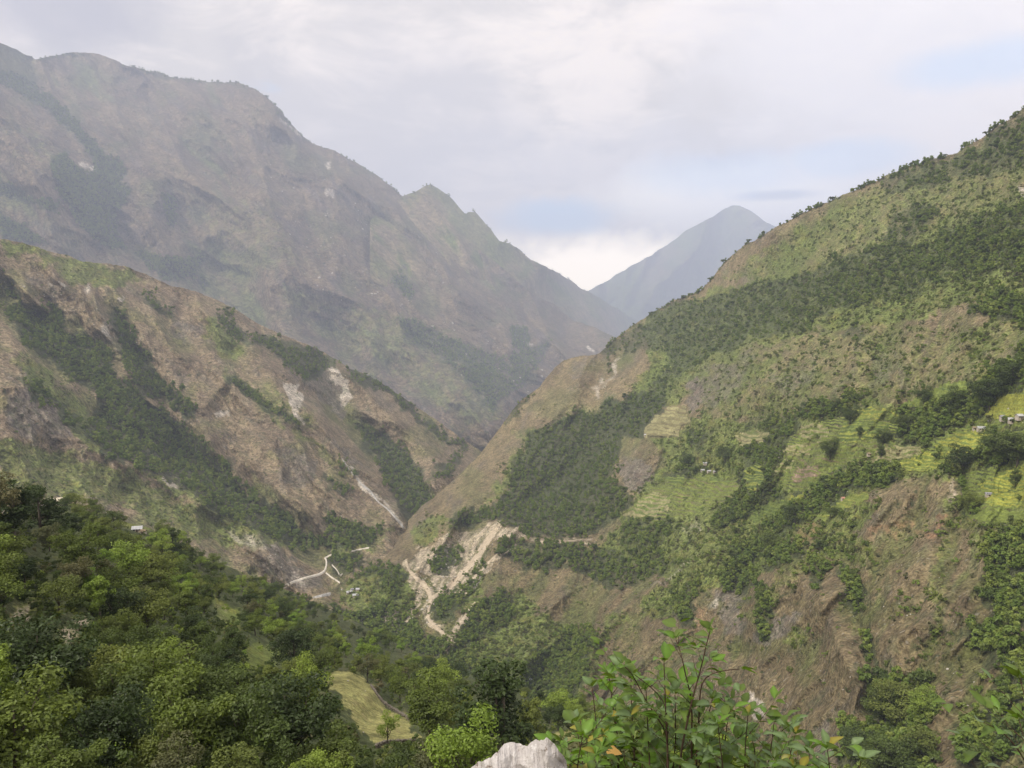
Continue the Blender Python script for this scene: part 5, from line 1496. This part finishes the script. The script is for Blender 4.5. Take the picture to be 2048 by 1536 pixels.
# ------------------------------------------------------------------ clumps and single trees that stand out on the right hillside
SPEC = [(1800, 1452, 78, 5, 'M', 1.5, 'big bright green tree clump at the foot of the dark rock cleft'), (1845, 1445, 62, 1, 'L', 1.2, 'yellow-green tree on the right side of the big green clump'), (1765, 1450, 70, 0, 'D', 1.2, 'dark green tree on the left side of the big green clump'),
        (1715, 1530, 66, 0, 'D', 1.4, 'dark tree below the big green clump on the left'), (1780, 1560, 80, 5, 'D', 1.5, 'dark spreading tree directly below the big green clump'), (1838, 1530, 70, 1, 'M', 1.3, 'green tree below the big green clump on the right'),
        (1800, 866, 38, 3, 'D', 1.2, 'flat topped tree with a pale trunk in the tree belt'), (1925, 945, 52, 5, 'D', 1.3, 'dark round tree at the right tip of the yellow rice field'), (1765, 892, 34, 0, 'D', 1.2, 'round dark tree under the bright yellow terraces'), (1848, 812, 36, 0, 'D', 1.2, 'dark tree above the tree belt, left one'), (1908, 830, 52, 1, 'D', 1.2, 'big dark tree in the middle of the upper tree belt'),
        (1980, 816, 58, 5, 'D', 1.3, 'dark tree left of the bright edge terraces'), (2022, 780, 62, 0, 'D', 1.3, 'large dark tree above the bright edge terraces'), (2035, 930, 62, 5, 'D', 1.4, 'massive dark tree right of the terraces below the hamlet'), (1995, 920, 58, 0, 'D', 1.3, 'dark tree left of the massive one below the hamlet'), (2030, 975, 38, 2, 'D', 1.0, 'slim dark tree standing on the green edge terraces'),
        (1720, 876, 26, 7, 'D', 1.0, 'small dark tree standing on the bright yellow terraces'), (1762, 918, 30, 2, 'D', 1.0, 'narrow dark tree in the striped terraces'), (1940, 1030, 44, 0, 'M', 1.2, 'green tree beside the bare soil streak'), (1700, 850, 38, 0, 'D', 1.2, 'dark tree at the top of the terrace strip'), (1672, 828, 30, 1, 'D', 1.2, 'dark tree at the left end of the upper belt'),
        (1660, 920, 44, 5, 'D', 1.1, 'dark tree between two terrace strips'), (1590, 1050, 42, 5, 'D', 1.3, 'dark tree in the diagonal forest belt, upper one'), (1540, 1108, 44, 0, 'D', 1.3, 'dark tree in the diagonal forest belt, lower one'), (1375, 935, 30, 5, 'D', 1.3, 'round dark tree left of the hamlet rubble'), (1450, 925, 34, 5, 'D', 1.3, 'round dark tree right of the hamlet rubble'), (1660, 1038, 26, 3, 'D', 1.6, 'wide dark bush on the lip above the reddish scar')]
for (u, v, hp, va, tn, wd, lb) in SPEC:
    P = RIGHT.point(u, v)
    h = hp / F * float(np.linalg.norm(P - np.array([0, 0, CAMZ])))
    P[2] -= .04 * h
    tree_thing('broadleaf_tree', P, h, va, TM[tn], lb, None, random.uniform(0, 6.28), wd)

# ------------------------------------------------------------------ the bank at the viewer's feet
def bank():
    xs = np.linspace(-14, 14, 141)
    prof = [(-8, -1.6), (-3, -1.65), (0, -1.7), (1.2, -1.68), (2.0, -1.70), (2.5, -1.76), (2.9, -1.9), (3.4, -2.3), (4.2, -3.1), (5.5, -4.6), (8, -7.5), (13, -12.5), (22, -18.5), (36, -25), (50, -30)]
    t = np.linspace(0, len(prof) - 1, 100)
    py = np.interp(t, range(len(prof)), [p[0] for p in prof]); pz = np.interp(t, range(len(prof)), [p[1] for p in prof])
    X, Y = np.meshgrid(xs, py)
    Z = np.repeat(pz[:, None], len(xs), 1)
    X = X * (1 + np.maximum(0, Y) * .12)
    Z = Z + CAMZ + .05 * fbm(X * 1.3, Y * 1.3, 4, 5) - .03
    V = np.stack([X, Y, Z], -1).reshape(-1, 3)
    idx = np.arange(X.size).reshape(X.shape)
    q = np.stack([idx[:-1, :-1], idx[:-1, 1:], idx[1:, 1:], idx[1:, :-1]], -1).reshape(-1, 4)
    me = mesh_arrays('road_bank', V, q)
    u, v = X.ravel(), Y.ravel()
    n = fbm(u * 2, v * 2, 3, 8)
    set_col(me, 'cover', np.clip(lerp(np.repeat((BROWN * .8)[None], len(u), 0), GREEN * .8, sstep(-.2, .4, n)), 0, 1))
    set_f(me, 'veg', np.full(len(u), .6))
    o = add_obj('road_bank', me, terrain_mat('bank_soil', .02, .8, 1.0))
    tag(o, kind='structure')


bank()


def bank_z(y):
    prof = [(-8, -1.6), (2.0, -1.70), (2.5, -1.76), (2.9, -1.9), (3.4, -2.3), (4.2, -3.1), (5.5, -4.6), (8, -7.5)]
    return CAMZ + np.interp(y, [p[0] for p in prof], [p[1] for p in prof]) - .05


def near_pt(u, v, D):
    return points_at(np.array(float(u)), np.array(float(v)), D)


# pale jagged boulder on the edge of the bank
def boulder():
    D = 2.62
    # outline of its upper edge as seen, from left foot over the jagged top to the right foot
    top = [(925, 1545), (945, 1531), (962, 1522), (975, 1513), (990, 1501), (1003, 1493), (1018, 1488), (1026, 1486), (1034, 1489), (1046, 1490), (1054, 1490), (1062, 1483), (1072, 1480), (1078, 1484), (1088, 1481), (1094, 1475), (1100, 1480), (1104, 1484), (1112, 1492), (1120, 1505), (1130, 1517), (1134, 1526), (1131, 1534), (1136, 1548)]
    r = random.Random(4)
    uu = np.linspace(925, 1136, 64)
    tv = np.interp(uu, [p[0] for p in top], [p[1] for p in top]) + np.array([r.uniform(-.8, .8) for _ in uu])
    base = CAMZ - 1.80
    crest = np.array([near_pt(a, b, D + .02 * math.sin(a * .05)) for a, b in zip(uu, tv)])
    nk = 20
    rowsF = []
    for j in range(nk + 1):                   # front face: from crest down and towards the viewer
        t = j / nk
        q = crest.copy()
        q[:, 2] = crest[:, 2] + (base - .1 - crest[:, 2]) * t
        mid = np.sin(np.linspace(0, math.pi, len(uu))) ** .6
        q[:, 1] = crest[:, 1] - (.05 * t ** .5 + .15 * t) * mid + .050 * fbm(q[:, 0] * 9.0 + q[:, 2] * 4, q[:, 2] * 11.0 + q[:, 0] * 5, 4, 3, .6)
        q[:, 0] = crest[:, 0] + (crest[:, 0] - crest[:, 0].mean()) * .10 * t
        rowsF.append(q)
    rowsB = []
    for j in range(1, 13):                    # back: a flat shoulder, then down behind
        t = j / 12
        q = crest.copy()
        mid = np.sin(np.linspace(0, math.pi, len(uu))) ** .6
        q[:, 1] = crest[:, 1] + (.30 * t ** .6) * (mid * .9 + .1)
        q[:, 2] = crest[:, 2] - .62 * (q[:, 1] - crest[:, 1]) - .01 + (base - .25 - crest[:, 2]) * t ** 2.2 + .012 * fbm(np.arange(len(uu)) / 7.0, np.full(len(uu), t * 4.0), 3, 9) - .01
        rowsB.append(q)
    rows = rowsB[::-1] + rowsF
    V = np.stack(rows)
    V = V - V.mean((0, 1)) * 0
    n, m = V.shape[:2]
    idx = np.arange(n * m).reshape(n, m)
    q = np.stack([idx[:-1, :-1], idx[1:, :-1], idx[1:, 1:], idx[:-1, 1:]], -1).reshape(-1, 4)
    loc = np.array([V[..., 0].mean(), V[..., 1].mean(), base])
    me = mesh_arrays('boulder', V.reshape(-1, 3) - loc, q, smooth=False)
    m_, nt, b = new_mat('boulder_stone')
    n1 = obj_noise(nt, 6, 6, .6, dist=.4); n2 = obj_noise(nt, 26, 5, .7, seed=4); n3 = obj_noise(nt, 90, 3, .6, seed=8)
    col = mix_col(nt, map_range(nt, n1, .35, .65), (.40, .375, .36), (.56, .53, .51))
    col = mix_col(nt, map_range(nt, n2, .55, .68), col, (.68, .66, .64))
    col = mix_col(nt, map_range(nt, n2, .42, .34), col, (.24, .20, .17))
    col = mix_col(nt, math_node(nt, 'MULTIPLY', map_range(nt, n3, .60, .68), .7), col, (.66, .64, .62))
    L(nt, col, b.inputs['Base Color'])
    bp = N(nt, 'ShaderNodeBump'); bp.inputs['Distance'].default_value = .012; bp.inputs['Strength'].default_value = 1
    L(nt, math_node(nt, 'ADD', n2, math_node(nt, 'MULTIPLY', n3, .3)), bp.inputs['Height']); L(nt, bp.outputs[0], b.inputs['Normal'])
    o = add_obj('boulder', me, m_)
    o.location = loc
    tag(o, 'pale grey jagged boulder on the bank at the bottom edge', 'boulder')


boulder()


# leafy plants within arm's reach
def plant_leaf_mat(name, c1, c2, c3):
    m, nt, b = new_mat(name)
    oi = N(nt, 'ShaderNodeObjectInfo')
    col = mix_col(nt, oi.outputs['Random'], c1, c2)
    uv = N(nt, 'ShaderNodeAttribute', attribute_name='lv')
    n = obj_noise(nt, 40, 3, .6)
    col = mix_col(nt, math_node(nt, 'MULTIPLY', map_range(nt, n, .5, .7), .5), col, c3)
    col = mix_col(nt, math_node(nt, 'MULTIPLY', uv.outputs['Fac'], .55), col, tuple(min(1, x * 2.0) for x in c1))
    b.inputs['Roughness'].default_value = .42
    b.inputs['Specular IOR Level'].default_value = .35
    L(nt, col, b.inputs['Base Color'])
    t = N(nt, 'ShaderNodeBsdfTranslucent')
    L(nt, mix_col(nt, 1.0, col, (1.5, 1.5, .6), 'MULTIPLY'), t.inputs[0])
    ms = N(nt, 'ShaderNodeMixShader'); ms.inputs[0].default_value = .32
    out = [q for q in nt.nodes if q.type == 'OUTPUT_MATERIAL'][0]
    L(nt, b.outputs[0], ms.inputs[1]); L(nt, t.outputs[0], ms.inputs[2]); L(nt, ms.outputs[0], out.inputs[0])
    return m


PL = [plant_leaf_mat('young_leaf', (.075, .125, .022), (.115, .165, .034), (.15, .12, .035)),
      plant_leaf_mat('pale_leaf', (.13, .19, .08), (.11, .17, .065), (.14, .17, .07)),
      plant_leaf_mat('yellowing_leaf', (.20, .20, .03), (.26, .20, .04), (.24, .12, .03)),
      plant_leaf_mat('bright_leaf', (.10, .19, .025), (.13, .22, .03), (.17, .20, .04))]
STEMM = simple_mat('stem', None, .8, (20, (.045, .028, .020), (.11, .07, .05)))


def leaf_mesh(name, seed, mat, wid=.24, bend=.25):
    r = random.Random(seed)
    bm = bmesh.new()
    n = 6
    rows = []
    for i in range(n + 1):
        t = i / n
        w = wid * math.sin(math.pi * min(1, t * .93 + .03) ** .85) * (1 + .1 * r.uniform(-1, 1)) * (1 if 0 < i < n else .12)
        z = -bend * t * t + .02 * math.sin(t * 9 + seed)
        up = .30 * w
        rows.append([bm.verts.new((-w, t, z + up)), bm.verts.new((0, t, z)), bm.verts.new((w, t, z + up))])
    for a, b in zip(rows[:-1], rows[1:]):
        bm.faces.new((a[0], a[1], b[1], b[0])); bm.faces.new((a[1], a[2], b[2], b[1]))
    # the stalk
    s = [bm.verts.new(p) for p in ((-.015, -.18, .02), (.015, -.18, .02), (.02, 0, .005), (-.02, 0, .005))]
    bm.faces.new(s)
    me = bpy.data.meshes.new(name); bm.to_mesh(me); bm.free()
    lv = [1.0 if abs(v.co.x) < .005 else 0.0 for v in me.vertices]
    set_f(me, 'lv', lv)
    for p in me.polygons: p.use_smooth = True
    me.materials.append(mat)
    return me


LEAVES = [[leaf_mesh('leaf', k * 10 + i, PL[k], .27 + .05 * (i % 3), .15 + .14 * i) for i in range(4)] for k in range(4)]


def plant(name, label, D, stems, leaf_len, mixw, seed, cap=295, spread=.25, cat='bush', density=1.0, group=None):
    """stems: lists of (u, v) followed up from the root; twigs and leaves grow from them"""
    r = random.Random(seed)
    root = bpy.data.objects.new(name, None); COL.objects.link(root)
    u0, v0 = stems[0][0]
    base = near_pt(u0, v0, D)
    bz = float(bank_z(D))
    root.location = (float(base[0]), D, bz)
    tag(root, label, cat, group)
    bm = bmesh.new()
    spots = []
    R0 = Vector(root.location)

    def loc(u, v, d):
        p = near_pt(u, v, d)
        return Vector((float(p[0]), float(p[1]), float(p[2]))) - R0
    for st in stems:
        dd = D + r.uniform(-spread, spread) * .5
        pts = [loc(u, v, dd + .03 * r.uniform(-1, 1)) for u, v in st]
        if pts[0].z > .05 and v0 > 1520:
            pts = [Vector((pts[0].x + r.uniform(-.04, .04), pts[0].y + .02, -.06))] + pts
        P = []
        for a, b in zip(pts[:-1], pts[1:]):
            n = max(2, int((b - a).length / .04))
            P += [a.lerp(b, i / n) for i in range(n)]
        P.append(pts[-1])
        for _ in range(4):
            P = [P[0]] + [(P[i - 1] + 2 * P[i] + P[i + 1]) / 4 for i in range(1, len(P) - 1)] + [P[-1]]
        n = len(P)
        r0 = .0022 + .00016 * n
        tube(bm, P, [r0 * (1 - .78 * i / n) + .0006 for i in range(n)], 6)
        # twigs
        i = int(n * .18) + 1
        while i < n - 1:
            d = (P[min(i + 1, n - 1)] - P[i - 1]).normalized()
            ang = r.uniform(0, 6.28)
            side = (Vector((math.cos(ang), math.sin(ang) * .8, r.uniform(.1, .6)))).normalized()
            ln = r.uniform(.10, .24) * (1.15 - .55 * i / n) * (1 + spread)
            q = [P[i], P[i] + (d * .4 + side) * ln * .5, P[i] + (d * .55 + side * 1.1) * ln]
            Q = [q[0].lerp(q[1], k / 3) for k in range(3)] + [q[1].lerp(q[2], k / 3) for k in range(4)]
            tube(bm, Q, [.0016 * (1 - k / 8) + .0004 for k in range(len(Q))], 4)
            td = (q[2] - q[0]).normalized()
            for k in (2, 3, 4, 5, 6):
                for s in (-1, 1):
                    if r.random() < .72 * density:
                        sv = td.cross(Vector((0, 0, 1)))
                        if sv.length < .1: sv = Vector((1, 0, 0))
                        dirn = (td * .6 + sv.normalized() * s * .8 + Vector((0, 0, r.uniform(-.25, .45)))).normalized()
                        spots.append((Q[k], dirn))
            spots.append((Q[-1], (td + Vector((0, 0, r.uniform(-.2, .3)))).normalized()))
            i += r.randint(2, 4)
        tipd = (P[-1] - P[-3]).normalized()
        for k in range(5):
            a = k * 1.257 + r.uniform(-.3, .3)
            spots.append((P[-1], (tipd * .9 + Vector((math.cos(a), math.sin(a), .1)) * .8).normalized()))
    me = bpy.data.meshes.new('stem'); bm.to_mesh(me); bm.free()
    for p in me.polygons: p.use_smooth = True
    add_obj('stem', me, STEMM, root)
    r.shuffle(spots)
    for (p, d) in spots[:cap]:
        k = r.choices(range(4), mixw)[0]
        o = bpy.data.objects.new('leaf', r.choice(LEAVES[k]))
        COL.objects.link(o); o.parent = root
        s = leaf_len * r.uniform(.6, 1.15)
        o.scale = (s * r.uniform(.85, 1.15), s, s)
        q = d.to_track_quat('Y', 'Z')
        o.rotation_mode = 'QUATERNION'
        from mathutils import Quaternion
        o.rotation_quaternion = q @ Quaternion((0, 1, 0), r.gauss(0, .5))
        o.location = p + d * s * .18
    return root


plant('sapling', 'tall leafy sapling with two dark stems rising above the others', 4.0,
      [[(1338, 1600), (1336, 1520), (1332, 1450), (1330, 1380), (1328, 1325)],
       [(1356, 1600), (1362, 1500), (1380, 1420), (1385, 1392), (1402, 1340), (1412, 1290), (1420, 1262)],
       [(1336, 1464), (1310, 1430), (1290, 1400), (1262, 1340), (1248, 1332)],
       [(1384, 1394), (1370, 1350), (1362, 1300), (1352, 1280)],
       [(1402, 1350), (1440, 1340), (1478, 1338)],
       [(1334, 1400), (1300, 1372), (1270, 1350)]], .084, [5, 2.2, .1, 3], 1, spread=.24, density=1.0)
plant('bush', 'broad leaved bush right behind the boulder and left of the sapling', 4.3,
      [[(1200, 1600), (1196, 1500), (1190, 1420), (1184, 1375)], [(1230, 1600), (1240, 1500), (1228, 1430), (1218, 1352)], [(1260, 1600), (1270, 1520), (1264, 1440), (1262, 1360)], [(1180, 1600), (1165, 1530), (1158, 1470), (1150, 1450)]], .076, [4, 2, .12, 3], 2, spread=.4)
plant('bush', 'leafy bush filling the foot of the sapling', 4.15,
      [[(1300, 1620), (1300, 1540), (1296, 1460), (1292, 1380)], [(1330, 1620), (1345, 1550), (1352, 1480), (1350, 1390)], [(1280, 1620), (1262, 1560), (1240, 1500)], [(1390, 1620), (1395, 1560), (1402, 1480), (1425, 1400)], [(1440, 1620), (1446, 1540), (1452, 1460), (1462, 1400)]], .076, [4, 2.5, .12, 2], 3, spread=.4)
plant('bush', 'glossy pale leaved bush right of the sapling foot', 3.9,
      [[(1450, 1620), (1448, 1550), (1440, 1490), (1436, 1450)], [(1480, 1620), (1490, 1560), (1490, 1490), (1496, 1430)], [(1520, 1620), (1530, 1560), (1542, 1500), (1548, 1445)], [(1430, 1620), (1420, 1570), (1418, 1520)]], .076, [4, 3.5, .12, 2], 4, spread=.35)
plant('bush', 'low leafy bush ending in a shoot at the right of the thicket', 3.9,
      [[(1570, 1620), (1572, 1560), (1580, 1505), (1590, 1470)], [(1600, 1620), (1612, 1560), (1620, 1500)], [(1560, 1620), (1552, 1560), (1548, 1520)]], .076, [4, 2.5, .12, 2.5], 5, spread=.3, density=.8)
plant('seedling', 'small shoot with a few pale leaves right of the thicket', 3.7,
      [[(1668, 1620), (1662, 1560), (1655, 1500)], [(1690, 1620), (1715, 1560), (1722, 1522)]], .080, [3, 4, .4, 2], 6, spread=.1, cap=60, density=.6)
plant('branch_plant', 'leafy shoot entering from the right edge', 3.4,
      [[(2085, 1620), (2080, 1540), (2070, 1470), (2052, 1400), (2040, 1358)], [(2070, 1560), (2040, 1500), (2005, 1462), (1995, 1458)], [(2085, 1600), (2060, 1520), (2038, 1440)]], .076, [3, 4, .12, 2], 7, spread=.1, cap=60, density=.42, cat='shoot')
plant('bush', 'small bright green shoots beside the right flank of the boulder', 3.3,
      [[(1150, 1620), (1152, 1560), (1158, 1500), (1165, 1475)], [(1130, 1620), (1140, 1560), (1140, 1530)], [(1180, 1620), (1190, 1560), (1192, 1510)]], .065, [2, .5, 1, 5], 8, spread=.15, cap=110)
plant('bush', 'bushy undergrowth in the middle of the thicket behind the saplings', 4.8,
      [[(1270, 1640), (1280, 1560), (1290, 1500), (1292, 1462)], [(1340, 1640), (1322, 1560), (1318, 1500)], [(1420, 1640), (1440, 1570), (1452, 1510)], [(1220, 1640), (1210, 1560), (1205, 1510)], [(1500, 1640), (1505, 1570), (1510, 1520)]], .076, [4, 2, .12, 2], 9, spread=.5)
plant('bush', 'dark leafed bush at the back left of the thicket', 5.2,
      [[(1165, 1640), (1172, 1560), (1168, 1480), (1160, 1440)], [(1215, 1640), (1222, 1560), (1232, 1470), (1236, 1410)], [(1262, 1640), (1252, 1560), (1248, 1500)], [(1300, 1640), (1312, 1560), (1310, 1480), (1322, 1420)]], .085, [5, 1.5, .4, 1.5], 10, spread=.6)
plant('bush', 'dark leafed bush at the back right of the thicket', 5.0,
      [[(1380, 1640), (1388, 1560), (1378, 1470), (1372, 1410)], [(1440, 1640), (1432, 1560), (1444, 1480), (1452, 1430)], [(1500, 1640), (1508, 1560), (1512, 1500), (1500, 1465)], [(1560, 1640), (1560, 1570), (1568, 1520)]], .085, [5, 1.5, .4, 1.5], 11, spread=.6)
rr = np.random.default_rng(12)
gu = rr.uniform(1135, 1640, 90)
gd = rr.uniform(5.0, 7.0, 90)
gt = np.interp(gu, [1130, 1180, 1260, 1330, 1430, 1500, 1600, 1650], [1500, 1430, 1440, 1440, 1445, 1465, 1500, 1530]) + rr.uniform(0, 80, 90)
gp = points_at(gu, gt, gd)
gh = rr.uniform(.35, .7, 90)
gp[:, 2] -= gh
scatter_mass('bank_undergrowth', gp, gh, P_NEARB, [3, 2, .4, .3, 0.01], 'tangled undergrowth behind the leafy thicket on the bank', 410)
# one fallen looking yellow leaf hooked in the twigs
yl = bpy.data.objects.new('dead_leaf', LEAVES[2][2].copy()); COL.objects.link(yl)
yl.data.materials.clear(); yl.data.materials.append(simple_mat('dead_leaf', None, .7, (60, (.42, .30, .08), (.30, .14, .05))))
p = near_pt(1212, 1500, 4.1); yl.location = tuple(p); yl.scale = (.07, .09, .08); yl.rotation_euler = (.5, .8, -2.1)
tag(yl, 'curled orange-yellow dead leaf caught in the bush beside the boulder', 'dead leaf')
